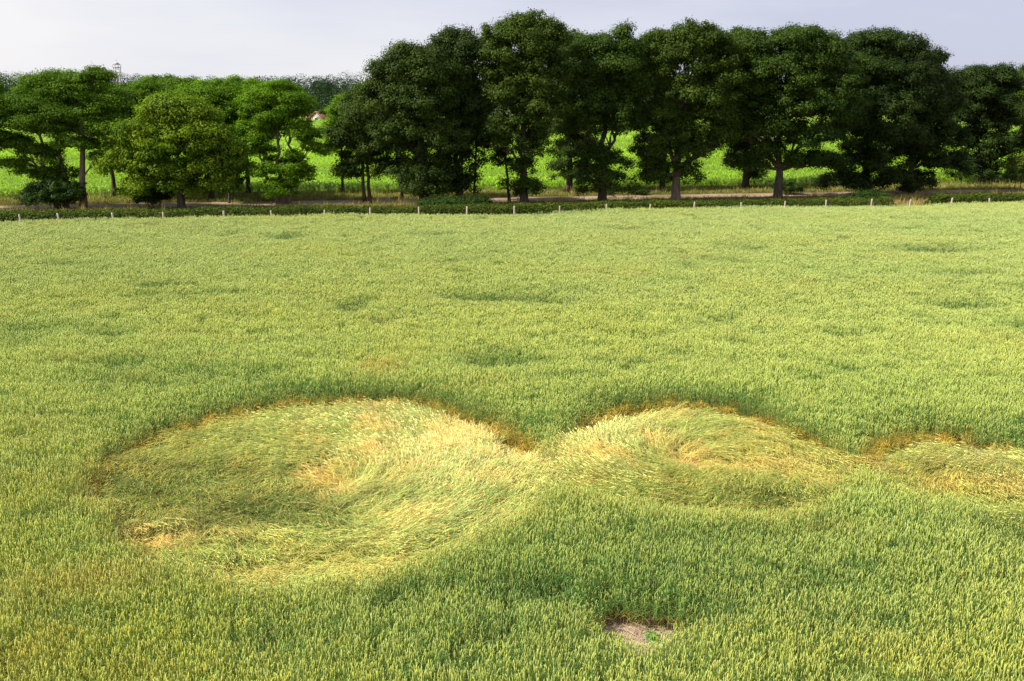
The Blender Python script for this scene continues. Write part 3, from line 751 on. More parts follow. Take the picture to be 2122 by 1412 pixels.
STAT = []
GROW = {'robinia': (1.02, 1.36), 'robinia_dark': (1.08, 1.38), 'maple': (1.02, 1.06), 'bush': (1.05, 1.05), 'hedge': (1, 1)}
def tree(name, label, cat, px, off, lobes, mat='oak', tr=0.32, fork=None, bark='bark', stems=None, group=None, pr=0.64, dens=0.47, leaf=0.15, per=215, squash=0.66, depth=0.85, branches=9):
    """px: trunk column in the photo; off: how far behind the wheat's edge; lobes: (px, py, rx, ry[, dy]) of the crown"""
    # base on the ground at the requested distance behind the edge, on this column
    Y = 70.0
    for _ in range(12):
        X = at_y(px, 400, Y)[0]; Y = edge_y(X) + off
        d0 = ray(px, 400); X = d0[0] / d0[1] * Y
        # column drift from pitch: solve ground pixel
        b_ = None
    # ground point seen in this column
    lo, hi = 230.0, 900.0
    for _ in range(40):
        mid = (lo + hi) / 2; g = at_z(px, mid, 0)
        if g[1] > edge_y(g[0]) + off: lo = mid
        else: hi = mid
    base = at_z(px, mid, 0); Yb = base[1]
    root = empty(name, (base[0], base[1], 0)); tag(root, label, cat, group)
    LB = []; SUB = []
    for l in lobes:
        dy = l[4] if len(l) > 4 else 0
        c = at_y(l[0], l[1], Yb + dy); s = (Yb + dy) / F
        gx, gz = GROW.get(mat, (1.07, 1.10)); top_ = 1 if l[1] > 130 else 0.95
        if l[1] > 285 and mat not in ('oak_dark', 'bush', 'hedge'): gx, gz = gx * 0.95, min(gz, 1.15)
        rx = l[2] * s * gx * top_ * 0.95; rz = l[3] * s * gz * top_ * 0.93
        c[2] -= (gz - 1) * l[3] * s * 0.8 + 0.5 * pr
        R3 = (rx, max(1.0, min(rx, 4.2) * depth), rz)
        LB.append((c - base, R3))
        if rx > 0.9 and l[1] < 300:                                   # smaller boughs break up each lobe's outline
            for _ in range(3):
                dv = rdir(1)[0]; dv[2] = abs(dv[2]) * 0.9 - 0.15; k_ = rng.uniform(0.32, 0.5)
                SUB.append((c - base + dv * np.array(R3) * 0.86, tuple(k_ * r_ for r_ in R3)))
    PC, PL, nl = crown(LB + SUB, M[mat], root, pr, dens, leaf, per, squash)
    STAT.append((name, nl))
    mb = MB()
    top = max(c[2] for c, r in LB)
    if fork is None: fork = 0.28 * top
    stems = stems or [(0, 0, 1.0)]
    heads = []
    for (sx, lean, k) in stems:
        b0 = np.array([sx, 0, -0.05]); f0 = np.array([sx + lean, rng.normal(0, .15), fork * (0.9 + 0.2 * rng.random())])
        pts = bend(b0, f0, 0, 7, 0.03); rad = np.linspace(tr * k, tr * k * 0.68, 7); rad[0] *= 1.45; rad[1] *= 1.08
        mb.tube(pts, rad, 9); heads.append((pts[-1], rad[-1]))
        # leader continues into the crown
        t2 = np.array([f0[0] * 0.6 + 0.4 * np.mean([c[0] for c, r in LB]), f0[1], top * 0.9])
        p2 = bend(pts[-1], t2, 0.0, 8, 0.10); mb.tube(p2, np.linspace(rad[-1], 0.05, 8), 7)
        heads.append((p2[3], rad[-1] * 0.6))
    for li, (c, r) in enumerate(LB):
        h = min(heads, key=lambda q: np.linalg.norm(q[0] - c) + (4 if q[0][2] > c[2] else 0))
        if c[2] < fork * 0.8: h = (np.array([stems[0][0], 0, max(0.2, c[2] * 0.6)]), tr * 0.4)
        L = np.linalg.norm(c - h[0])
        r0 = min(h[1] * 0.75, 0.05 + L * 0.035)
        p = bend(h[0], c, 0.05, 7, 0.14); mb.tube(p, np.linspace(r0, r0 * 0.45, 7), 6)
        ids = np.where(PL == li)[0]
        for j in rng.choice(ids, min(branches, len(ids)), replace=False):
            s0 = p[rng.integers(2, 6)]
            mb.tube(bend(s0, PC[j], 0.04, 5, 0.16), np.linspace(r0 * 0.42, 0.012, 5), 4, False)
    mb.build('trunk', M[bark], root, smooth=True)
    return root

OAK = dict(cat='tree', group='trees of the avenue along the track')
# ---- left group
tree('robinia_tree', 'feathery light green tree with two pale trunks at the left end of the row', 'tree', 130, 14.0,
     [(35, 225, 45, 22), (20, 285, 40, 18), (75, 175, 45, 25), (120, 190, 45, 30), (60, 250, 55, 20), (120, 255, 45, 22), (70, 310, 50, 20), (110, 345, 40, 16), (35, 330, 30, 10), (90, 215, 60, 25), (110, 146, 10, 5), (130, 362, 30, 14), (60, 350, 28, 12)],
     'robinia_dark', 0.20, fork=3.0, bark='bark_pale', stems=[(-0.35, -0.7, 1), (0.25, 0.2, 1.1)], group=OAK['group'], squash=0.42, pr=0.72, dens=0.43, leaf=0.135, per=215)
tree('robinia_tree', 'tall feathery tree on one dark leaning trunk, second from the left end', 'tree', 172, 13.0,
     [(165, 170, 40, 25), (195, 150, 32, 14), (215, 208, 40, 26), (175, 235, 50, 25), (225, 250, 45, 24), (165, 290, 38, 16), (235, 300, 35, 20), (205, 320, 30, 12), (195, 138, 14, 6)],
     'robinia_dark', 0.26, fork=5.0, bark='bark_pale', stems=[(0, 0.5, 1)], group=OAK['group'], squash=0.42, pr=0.72, dens=0.43, leaf=0.135, per=215)
tree('robinia_tree', 'dark green tree on twin stems behind the rounded yellow green tree', 'tree', 288, 19.1,
     [(270, 196, 45, 26), (310, 196, 42, 30), (255, 235, 45, 26), (300, 250, 50, 30), (265, 290, 40, 22), (285, 330, 40, 22), (330, 215, 40, 30)],
     'robinia_dark', 0.22, fork=5.5, bark='bark_pale', stems=[(-0.3, 0, 1), (0.3, 0.1, .8)], group=OAK['group'], squash=0.5, pr=0.7, dens=0.5)
tree('maple_tree', 'rounded yellow green tree with leaves down to the track edge', 'tree', 377, 10.5,
     [(360, 225, 52, 30), (400, 245, 50, 35), (330, 245, 45, 35), (290, 275, 45, 30), (430, 280, 50, 35), (365, 290, 75, 45), (270, 320, 42, 30), (470, 320, 38, 38), (330, 345, 60, 30), (420, 345, 60, 30), (375, 380, 45, 18), (243, 338, 32, 26), (492, 345, 26, 30), (300, 382, 46, 20), (450, 380, 46, 20), (345, 205, 22, 14), (395, 212, 18, 12)],
     'maple', 0.34, fork=1.8, group=OAK['group'], pr=0.55, dens=0.6, leaf=0.17, per=140)
tree('field_tree', 'mid green tree whose top shows behind the right side of the rounded yellow tree', 'tree', 438, 18.6,
     [(420, 185, 50, 22), (460, 190, 45, 26), (490, 215, 42, 30), (430, 230, 55, 28), (500, 255, 35, 25), (450, 285, 50, 30), (445, 335, 38, 26)],
     'robinia', 0.22, fork=4.0, group=OAK['group'], squash=0.5, pr=0.68, dens=0.48)
tree('field_tree', 'mid green tree top behind the left side of the rounded yellow tree', 'tree', 352, 22.6,
     [(340, 180, 45, 22), (385, 182, 45, 22), (365, 165, 22, 12), (350, 215, 55, 28), (395, 225, 50, 30), (360, 270, 55, 35)],
     'robinia_dark', 0.24, fork=4.0, group=OAK['group'], squash=0.5, pr=0.68, dens=0.48)
tree('small_tree', 'small dark oval tree on a thin stem beside the rounded yellow green tree', 'tree', 475, 16.1,
     [(480, 365, 24, 28), (482, 345, 16, 14)], 'bush', 0.10, fork=1.1, pr=0.4, dens=0.7, leaf=0.13, per=110, branches=6)
tree('robinia_tree', 'bright green open tree with a forked bare trunk standing alone in the gap', 'tree', 588, 15.1,
     [(540, 185, 40, 22), (580, 180, 38, 22), (600, 210, 40, 28), (550, 225, 45, 28), (520, 270, 35, 20), (612, 262, 38, 22), (640, 300, 38, 18), (535, 305, 38, 14), (600, 330, 48, 20), (625, 345, 30, 18), (575, 250, 35, 18), (580, 385, 44, 20), (550, 350, 32, 14), (622, 368, 30, 14)],
     'robinia', 0.21, fork=2.6, bark='bark_pale', stems=[(-0.3, -1.1, .9), (0.0, -0.1, 1), (0.35, 0.7, .8)], group=OAK['group'], squash=0.42, pr=0.66, dens=0.40, leaf=0.135, per=215)
tree('field_tree', 'dark green tree behind the gap between the leaning trunk and the rounded yellow tree', 'tree', 238, 22.0,
     [(235, 192, 40, 16), (255, 208, 45, 24), (225, 225, 45, 26), (240, 260, 40, 26)],
     'robinia_dark', 0.2, fork=4.5, group=OAK['group'], squash=0.5)
tree('field_tree', 'mid green tree behind the left side of the forked tree in the gap', 'tree', 515, 22.5,
     [(505, 178, 40, 20), (530, 205, 42, 24), (500, 235, 40, 26), (525, 265, 38, 18)],
     'robinia', 0.2, fork=4.5, group=OAK['group'], squash=0.5)
# ---- the big oaks
tree('oak_tree', 'smaller dark tree on two slender trunks at the left foot of the tall oaks', 'tree', 761, 14.5,
     [(760, 240, 50, 35), (730, 285, 42, 30), (790, 290, 50, 35), (755, 325, 55, 28), (720, 350, 30, 14), (810, 340, 35, 20), (765, 200, 35, 25)],
     'oak', 0.15, fork=4.0, stems=[(-0.2, -0.1, 1), (0.2, -0.1, 1)], group=OAK['group'])
tree('young_oak_tree', 'light green young tree at the left edge of the tall oaks above the gap', 'tree', 712, 21.6,
     [(715, 225, 26, 24), (700, 255, 26, 20), (735, 250, 26, 22), (705, 285, 22, 14), (720, 240, 20, 20)], 'robinia', 0.12, fork=4.5, group=OAK['group'], pr=0.5, dens=0.5)
tree('young_oak_tree', 'thin single stem tree between the twin stem tree and the first tall oak', 'tree', 833, 17.6,
     [(840, 230, 40, 50), (835, 290, 35, 28), (830, 330, 28, 14)], 'oak', 0.12, fork=4.5, group=OAK['group'])
tree('oak_tree', 'first of the tall oaks from the left, its crown sloping down to the left', 'tree', 878, 9.5,
     [(845, 115, 42, 28), (810, 150, 42, 35), (870, 145, 55, 40), (800, 200, 50, 40), (860, 210, 65, 50), (910, 170, 40, 45), (830, 270, 55, 40), (890, 280, 60, 45), (895, 350, 50, 40), (868, 372, 36, 30), (905, 385, 36, 20)],
     'oak', 0.38, fork=3.2, group=OAK['group'])
tree('oak_tree', 'second tall oak from the left, a narrow dark crown with leafy lower trunk', 'tree', 953, 11.0,
     [(935, 90, 45, 30), (965, 105, 40, 35), (920, 140, 45, 45), (970, 160, 40, 45), (945, 210, 55, 50), (960, 270, 50, 45), (950, 330, 45, 40), (950, 375, 38, 24)],
     'oak_dark', 0.34, fork=2.2, group=OAK['group'])
tree('young_oak_tree', 'thin leaning stem on the right of the second tall oak', 'tree', 981, 14.5,
     [(992, 280, 26, 40), (990, 220, 24, 40)], 'oak_dark', 0.12, fork=4.0, stems=[(0, 0.3, 1)], group=OAK['group'])
tree('oak_tree', 'tallest oak with an olive green crown reaching highest into the sky', 'tree', 1085, 9.5,
     [(1100, 50, 45, 28), (1040, 62, 38, 26), (1135, 65, 35, 28), (1075, 95, 60, 40), (1035, 130, 40, 40), (1130, 130, 48, 40), (1080, 170, 60, 42), (1040, 205, 42, 35), (1125, 215, 48, 35), (1070, 260, 60, 32), (1110, 300, 48, 28), (1040, 300, 30, 28), (1092, 385, 42, 24), (1085, 345, 26, 25)],
     'oak_olive', 0.36, fork=3.6, group=OAK['group'], dens=0.40)
tree('young_oak_tree', 'thin curved stem at the left side of the tallest oak', 'tree', 1056, 12.5,
     [(1035, 270, 26, 36), (1040, 320, 22, 20)], 'oak', 0.12, fork=3.8, stems=[(0, -0.35, 1)], group=OAK['group'])
tree('oak_tree', 'oak behind the track seen between the tallest oak and the one with leafy foot', 'tree', 1180, 20.1,
     [(1180, 95, 40, 30), (1205, 130, 45, 40), (1165, 160, 40, 42), (1200, 200, 45, 40), (1175, 250, 45, 38), (1190, 300, 42, 32), (1165, 350, 26, 28), (1210, 345, 20, 20)],
     'oak', 0.34, fork=3.5, group=OAK['group'])
tree('oak_tree', 'oak with a sparse tuft on top and a thick skirt of leaves round its foot', 'tree', 1247, 10.5,
     [(1295, 60, 20, 12), (1265, 92, 60, 26), (1225, 100, 40, 28), (1310, 105, 32, 26), (1260, 140, 65, 42), (1215, 175, 40, 40), (1300, 175, 40, 40), (1250, 215, 65, 42), (1210, 250, 40, 26), (1290, 250, 42, 26), (1230, 320, 38, 30), (1275, 330, 30, 30), (1250, 372, 55, 30)],
     'oak_green', 0.36, fork=3.4, group=OAK['group'], dens=0.38)
tree('oak_tree', 'oak on a dark trunk behind the track just left of the pale tapered trunk', 'tree', 1372, 20.1,
     [(1350, 110, 35, 35), (1340, 170, 36, 42), (1350, 240, 42, 40), (1345, 300, 36, 34), (1355, 350, 26, 26)], 'oak', 0.30, fork=3.0, group=OAK['group'])
tree('oak_tree', 'broad oak on a pale tapered trunk with a domed top right of centre', 'tree', 1400, 10.5,
     [(1440, 65, 55, 26), (1385, 80, 45, 28), (1490, 90, 40, 28), (1420, 120, 75, 42), (1370, 150, 42, 40), (1490, 150, 42, 40), (1430, 200, 75, 45), (1380, 245, 45, 40), (1480, 235, 50, 36), (1400, 300, 60, 40), (1445, 300, 42, 35), (1395, 355, 52, 32), (1500, 275, 34, 24), (1350, 345, 26, 24)],
     'oak_olive', 0.42, fork=2.2, bark='bark_pale', group=OAK['group'], dens=0.38)
tree('oak_tree', 'oak on a dark trunk behind the track between the two pale trunks', 'tree', 1545, 21.1,
     [(1540, 85, 40, 26), (1530, 140, 42, 42), (1545, 200, 45, 42), (1525, 260, 42, 36), (1550, 310, 40, 30), (1520, 330, 26, 18), (1560, 350, 24, 22)], 'oak', 0.38, fork=2.4, group=OAK['group'])
tree('oak_tree', 'widest flat topped oak on a pale trunk, its green crown nearly clear of leaves below', 'tree', 1611, 10.5,
     [(1600, 82, 70, 26), (1660, 78, 60, 24), (1560, 110, 45, 35), (1700, 105, 48, 34), (1630, 140, 90, 42), (1740, 150, 42, 42), (1570, 190, 55, 42), (1650, 210, 85, 45), (1730, 220, 45, 42), (1590, 265, 60, 32), (1670, 275, 65, 30), (1580, 310, 40, 18), (1700, 325, 40, 22), (1535, 245, 30, 25), (1560, 335, 28, 16), (1665, 325, 40, 18)],
     'oak_green', 0.40, fork=2.8, bark='bark', group=OAK['group'], dens=0.43)
tree('oak_tree', 'large dark oak right of the widest one, its crown stepping down on the right', 'tree', 1790, 14.0,
     [(1815, 80, 48, 24), (1775, 95, 35, 26), (1870, 95, 48, 28), (1800, 130, 60, 40), (1870, 150, 60, 42), (1760, 180, 40, 42), (1825, 210, 75, 50), (1900, 200, 45, 45), (1770, 260, 50, 40), (1840, 290, 75, 42), (1780, 330, 55, 30), (1750, 370, 50, 22), (1850, 365, 40, 24)],
     'oak_dark', 0.45, fork=2.2, group=OAK['group'], dens=0.48)
tree('oak_tree', 'dark oak leafed to the ground at the right end of the tall group', 'tree', 1885, 15.6,
     [(1935, 115, 26, 16), (1920, 160, 45, 36), (1950, 210, 42, 40), (1910, 250, 55, 42), (1960, 280, 38, 36), (1900, 320, 55, 36), (1960, 330, 38, 26), (1868, 372, 34, 26), (1915, 365, 30, 18)],
     'oak_dark', 0.36, fork=2.2, group=OAK['group'], dens=0.40)
tree('oak_tree', 'lower dark tree leafed to the ground beyond the tall group on the right', 'tree', 2035, 22.6,
     [(2000, 170, 38, 30), (2055, 155, 42, 24), (2085, 175, 28, 25), (2030, 205, 55, 40), (2075, 240, 34, 40), (2000, 240, 38, 42), (2040, 290, 55, 42), (2020, 345, 50, 36), (2070, 320, 30, 25)],
     'oak_dark', 0.32, fork=2.2, group=OAK['group'], dens=0.40)
tree('oak_tree', 'thin stemmed tree cut by the right edge of the picture', 'tree', 2106, 25.5,
     [(2125, 165, 35, 26), (2150, 200, 40, 36), (2125, 240, 36, 36), (2165, 260, 36, 36), (2120, 290, 26, 22)], 'oak_olive', 0.12, fork=4.0, group=OAK['group'], dens=0.45)
tree('oak_tree', 'tree just outside the right edge beyond the last hedge', 'tree', 2230, 14.0,
     [(2230, 130, 70, 50), (2200, 200, 60, 60), (2270, 220, 60, 60), (2230, 300, 70, 50)], 'oak_dark', 0.35, fork=2.5, group=OAK['group'])
tree('robinia_tree', 'tree just outside the left edge beside the twin trunk tree', 'tree', -60, 14.6,
     [(-60, 190, 60, 40), (-90, 250, 60, 40), (-40, 270, 50, 35), (-70, 320, 50, 25)], 'robinia_dark', 0.3, fork=3.0, group=OAK['group'], squash=0.45)

# ---- bushes
def bush(label, px, off, lobes, mat='bush', name='bush'):
    return tree(name, label, 'bush', px, off, lobes, mat, 0.05, fork=0.4, stems=[(-0.3, -0.3, 1), (0, 0, 1), (0.3, 0.3, 1)], pr=0.36, dens=0.7, leaf=0.13, per=100, branches=6, depth=0.9)
bush('wide dark bush round the feet of the two pale trunks on the left', 118, 12.8, [(75, 398, 26, 18), (110, 392, 36, 26), (145, 396, 26, 20), (100, 408, 44, 12)])
bush('dark bush between the twin stems and the rounded yellow green tree', 318, 13.0, [(315, 400, 30, 18), (300, 408, 20, 10), (335, 392, 18, 18)])
bush('low dark bush at the foot of the second tall oak, against the hedge', 935, 5.0, [(905, 418, 30, 6), (945, 415, 38, 8), (990, 415, 28, 6)])
bush('dark bush at the foot of the large dark oak', 1790, 6.5, [(1770, 408, 26, 6), (1800, 403, 28, 9), (1825, 409, 20, 5)])
bush('rounded low bush right of the pale trunk of the widest oak', 1628, 16.0, [(1628, 383, 18, 9), (1645, 387, 14, 6)])
bush('scraggy bush on the grassy bank at the right edge of the picture', 2112, 15.5, [(2112, 345, 22, 22), (2130, 360, 20, 16), (2100, 362, 14, 10)], 'hedge')
bush('small dark bush beside the dark trunk behind the track', 1325, 17.5, [(1325, 395, 16, 6)])
print('leaves', sum(s for _, s in STAT))

# ---- hedges
def hedge(label, px0, px1, off, width, height, seed):
    x0 = at_z(px0, 440, 0)[0]; x1 = at_z(px1, 415, 0)[0]
    L = (x1 - x0) * math.hypot(1, SL)
    n = int(L * 3000)
    s = rng.random(n) * L; a = rng.uniform(-0.15, math.pi + 0.15, n)
    hw = width / 2 * (0.85 + 0.35 * vnoise(s * 0.8, s * 0, seed)); hh = np.interp(s, [0, 32, 200], [1.0, 0.84, 0.80]) * height * (0.86 + 0.22 * fbm(s * 0.55, s * 0, seed + 5))
    # superellipse profile
    ca, sa = np.cos(a), np.sin(a)
    k = rng.uniform(0.72, 1.03, n)
    yy = np.sign(ca) * np.abs(ca) ** 0.6 * hw * k; zz = np.where(sa > 0, np.abs(sa) ** 0.6 * hh * k, 0.05)
    zz = np.where(rng.random(n) < 0.45, rng.random(n) * zz, zz)
    endf = np.clip(np.minimum(s, L - s) / 0.8, 0.25, 1); yy *= endf; zz *= endf ** 0.5
    ux, uy = 1 / math.hypot(1, SL), SL / math.hypot(1, SL)
    y0 = edge_y(x0) + off
    C = np.stack([s * ux - yy * uy, s * uy + yy * ux, zz + 0.02], 1)
    N = np.stack([-ca * uy, ca * ux, np.abs(sa) + 0.3], 1) + rng.normal(0, 0.5, (n, 3))
    rnd = np.clip(0.45 + rng.normal(0, 0.2, n) + 0.5 * (fbm(s * 0.9, zz * 2, seed + 9) - 0.5), 0, 1)
    o = empty('hedge', (x0, y0, 0)); tag(o, label, 'hedge')
    leaf_mesh('foliage', C, N, 0.12, rnd, M['hedge'], o)
    mb = MB()
    for t in np.arange(0.4, L - 0.4, 0.45):
        b = np.array([t * ux, t * uy, 0]); b += np.array([0, rng.normal(0, .12), 0])
        for j in range(3):
            e = b + np.array([rng.normal(0, .3), rng.normal(0, .25), height * rng.uniform(0.6, 0.9)])
            mb.tube(bend(b, e, 0, 4, 0.2), [0.018, 0.014, 0.01, 0.006], 4, False)
    mb.build('stems', M['bark'], o)
hedge('long low clipped hedge between the wheat and the track', -130, 1775, 2.2, 1.6, 1.30, 3)
hedge('short separate stretch of low hedge at the right edge beyond the grassy gap', 1935, 2290, 2.7, 1.6, 1.2, 13)

# ---- fence stakes
posts = [(42, 1.30, -.04), (124, 1.33, -.12), (236, 1.30, -.10), (338, 1.28, 0.0), (463, 1.30, 0.02), (565, 1.25, -.12), (671, 1.22, .05), (767, 1.34, 0), (868, 1.34, 0), (967, 1.30, .03), (1066, 1.26, 0),
         (1160, 1.22, 0), (1257, 1.30, 0), (1347, 1.22, .03), (1438, 1.36, .04), (1536, 1.24, 0), (1627, 1.28, 0), (1713, 1.32, -.03), (1806, 1.34, .03), (1887, 1.22, 0), (1972, 1.30, .04), (2053, 1.22, -.1)]
ORD = 'first second third fourth fifth sixth seventh eighth ninth tenth eleventh twelfth thirteenth fourteenth fifteenth sixteenth seventeenth eighteenth nineteenth twentieth twenty-first twenty-second'.split()
for i, (px, h, lean) in enumerate(posts):
    b = at_z(px, 450, 0)
    lo, hi = 300.0, 700.0
    for _ in range(40):
        mid = (lo + hi) / 2; g_ = at_z(px, mid, 0.9)
        if g_[1] > edge_y(g_[0]) + 0.75: lo = mid
        else: hi = mid
    h = h * 0.83; mb = MB(); S = 8; V = []
    r0 = 0.066 * rng.uniform(0.9, 1.15)
    rj = r0 * rng.uniform(0.82, 1.12, S)
    sl = rng.uniform(-0.25, 0.25)
    zs = [-0.1, 0.4, 0.9, h - 0.03, h]
    for zi, z in enumerate(zs):
        for k in range(S):
            th = 2 * math.pi * k / S; r = rj[k] * (1 - 0.06 * zi) * (0.88 if zi == 4 else 1) * (1 + 0.03 * math.sin(zi * 3 + k))
            x_, y_ = r * math.cos(th), r * math.sin(th) * 0.8
            V.append((x_ + lean * z, y_, z + (sl * x_ if zi >= 3 else 0)))
    Fc = [(j * S + k, j * S + (k + 1) % S, (j + 1) * S + (k + 1) % S, (j + 1) * S + k) for j in range(4) for k in range(S)]
    Fc += [tuple(range(4 * S, 5 * S)), tuple(range(S - 1, -1, -1))]
    mb.add(V, Fc)
    o = mb.build('fence_post', M['stake'], loc=(g_[0], g_[1], 0))
    look = 'leaning' if abs(lean) > 0.08 else ('tall' if h > 1.33 else ('short' if h < 1.23 else 'upright'))
    where = 'hedge' if i < 18 else ('grassy gap' if i < 20 else 'last hedge')
    tag(o, '%s pale timber stake in front of the %s, %s from the left' % (look, where, ORD[i]), 'fence post', 'fence posts along the wheat')

# ------------------------------------------------------------------ verge grass and maize
v1 = jgrid(-70, 90, 50, 105, 0.30)
off = v1[:, 1] - edge_y(v1[:, 0])
ok = (off > 0.4) & (off < 24.0) & (np.abs(v1[:, 0]) < v1[:, 1] * 0.62 + 6)
wv = (vnoise(v1[:, 0] * 0.13, v1[:, 0] * 0, 3) - 0.5) * 1.2
trk = (off > TR0 + wv - 0.1) & (off < TR1 + wv * 0.7 + 0.1)
mid = np.abs(off - (TR0 + TR1) / 2 - wv) < 0.35
ok &= (~trk) | (mid & (rng.random(len(v1)) < 0.3))
v1 = v1[ok]; off = off[ok]; trk = trk[ok]; n = len(v1)
gapx0, gapx1 = at_z(1775, 430, .5)[0], at_z(1935, 425, .5)[0]
ingap = (v1[:, 0] > gapx0) & (v1[:, 0] < gapx1) & (off < 6)
tall = (rng.random(n) < 0.05 + 0.6 * ingap)
dryv = np.clip(fbm(v1[:, 0] * 0.25, v1[:, 1] * 0.5, 70) * 0.9 - 0.36 + 0.08 * ingap, 0, 0.4)
green = np.clip((off - 16) / 8, 0, 1)[:, None]
tintv = (1 + green * (np.array([0.9, 1.25, 0.8]) - 1)) * (1 + rng.normal(0, .15, n))[:, None]
sc = rng.uniform(0.6, 1.2, n) * np.where(trk, 0.35, 1.0)
scatter('verge_grass', np.column_stack([v1, np.zeros(n)]), np.stack([rng.normal(0, .08, n), rng.normal(0, .08, n), rng.uniform(0, 6.28, n)], 1),
        np.stack([sc * 1.2, sc * 1.2, sc], 1), np.where(tall, rng.integers(3, 5, n), rng.integers(0, 3, n)), tintv, dryv, grass_coll,
        'rough olive and straw coloured grass along both sides of the track')
print('verge', n)

def band(y0, y1, step, s):
    a = jgrid(-0.62 * y1 - 12, 0.62 * y1 + 12, y0, y1, step)
    a = a[(np.abs(a[:, 0]) < a[:, 1] * 0.60 + 10) & (a[:, 1] > edge_y(a[:, 0]) + 22.5)]
    return a, np.full(len(a), s)
bands = [band(70, 135, 0.52, 1.0), band(135, 220, 0.95, 1.55), band(220, 440, 2.1, 2.4)]
mz = np.vstack([b[0] for b in bands]); ms = np.concatenate([b[1] for b in bands]); n = len(mz)
fo = fbm(mz[:, 0] * 0.05, mz[:, 1] * 0.12, 80, 3)
# tramlines: lanes without plants
lane = np.abs(((mz[:, 0] * 0.35 + mz[:, 1]) % 24) - 12) < 0.5
kp = ~lane | (rng.random(n) < 0.25)
mz, ms, fo = mz[kp], ms[kp], fo[kp]; n = len(mz)
hs = ms ** 0.45 * (0.8 + 0.45 * fo) * rng.uniform(0.85, 1.15, n)
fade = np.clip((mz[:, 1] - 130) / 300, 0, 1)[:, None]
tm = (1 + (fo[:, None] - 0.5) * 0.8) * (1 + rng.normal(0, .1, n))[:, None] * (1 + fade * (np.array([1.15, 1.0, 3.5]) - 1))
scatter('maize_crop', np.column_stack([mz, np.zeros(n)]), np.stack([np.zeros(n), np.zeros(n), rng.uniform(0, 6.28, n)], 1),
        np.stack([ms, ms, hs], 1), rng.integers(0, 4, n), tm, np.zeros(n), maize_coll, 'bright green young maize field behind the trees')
print('maize', n)

# ------------------------------------------------------------------ distant wood
Cs, Ns, Rs = [], [], []
def far_crown(X, Y, top, rx, size, nl):
    lob = [(np.array([X, Y, top - rx * 0.75]), rx)] + [(np.array([X + rng.normal(0, rx * .7), Y + rng.normal(0, rx * .5), top - rx * rng.uniform(0.9, 1.8)]), rx * rng.uniform(.5, .8)) for _ in range(4)]
    lob += [(np.array([X + rng.normal(0, rx * .5), Y - rx * 0.3, top * f_]), rx * 0.85) for f_ in (0.45, 0.2)]
    for c, r in lob:
        m_ = max(30, int(nl * (r / rx) ** 2)); dr = rdir(m_)
        rr = r * rng.uniform(0.68, 0.97, m_)[:, None]
        p = c + dr * rr; p = p[p[:, 2] > 0.2]; dr = dr[:len(p)] if len(p) == m_ else unit(p - c)
        Cs.append(p); Ns.append(dr + np.array([0, 0, .5]) + rng.normal(0, .4, dr.shape)); Rs.append(np.clip(0.5 + rng.normal(0, .18) + rng.normal(0, .12, len(p)), 0, 1))
for row_, (Yr, hT, stp) in enumerate([(455, 18.3, 8.5), (475, 20.3, 8.5), (505, 21.3, 9.5)]):
    xs = np.arange(-370, 370, stp)
    for X in xs:
        px_ = X / Yr * F + W / 2
        h_ = hT + 1.8 * math.sin(X * 0.021 + row_) + rng.normal(0, 1.1)
        far_crown(X + rng.normal(0, 2), Yr + rng.normal(0, 4), h_, rng.uniform(4.5, 7), 1.1, 620)
# a nearer spur of the wood behind the gap, and one at the far left
for X in np.arange(-128, -60, 6): far_crown(X + rng.normal(0, 1.5), 372 + rng.normal(0, 5), rng.uniform(15.0, 17.5), rng.uniform(4, 5.5), 1.0, 220)
for X in np.arange(-215, -172, 6): far_crown(X + rng.normal(0, 1.5), 330 + rng.normal(0, 5), rng.uniform(16, 18.5), rng.uniform(4, 5.5), 1.0, 220)
Cf, Nf, Rf = np.vstack(Cs), np.vstack(Ns), np.concatenate(Rs)
o = leaf_mesh('distant_wood', Cf, Nf, 0.62, Rf, M['wood_far'], aspect=0.8)
tag(o, 'dark bluish green wood closing the horizon beyond the maize', kind='stuff')
print('far wood', len(Cf))

# single tree beside the farmhouse
tree('field_tree', 'small far tree on a thick trunk beside the farmhouse', 'tree', 684, 285.0,
     [(684, 226, 12, 6), (676, 230, 8, 5), (693, 229, 8, 5)], 'oak_green', 0.9, fork=5.0, pr=0.9, dens=0.6, leaf=0.5, per=60, branches=4)

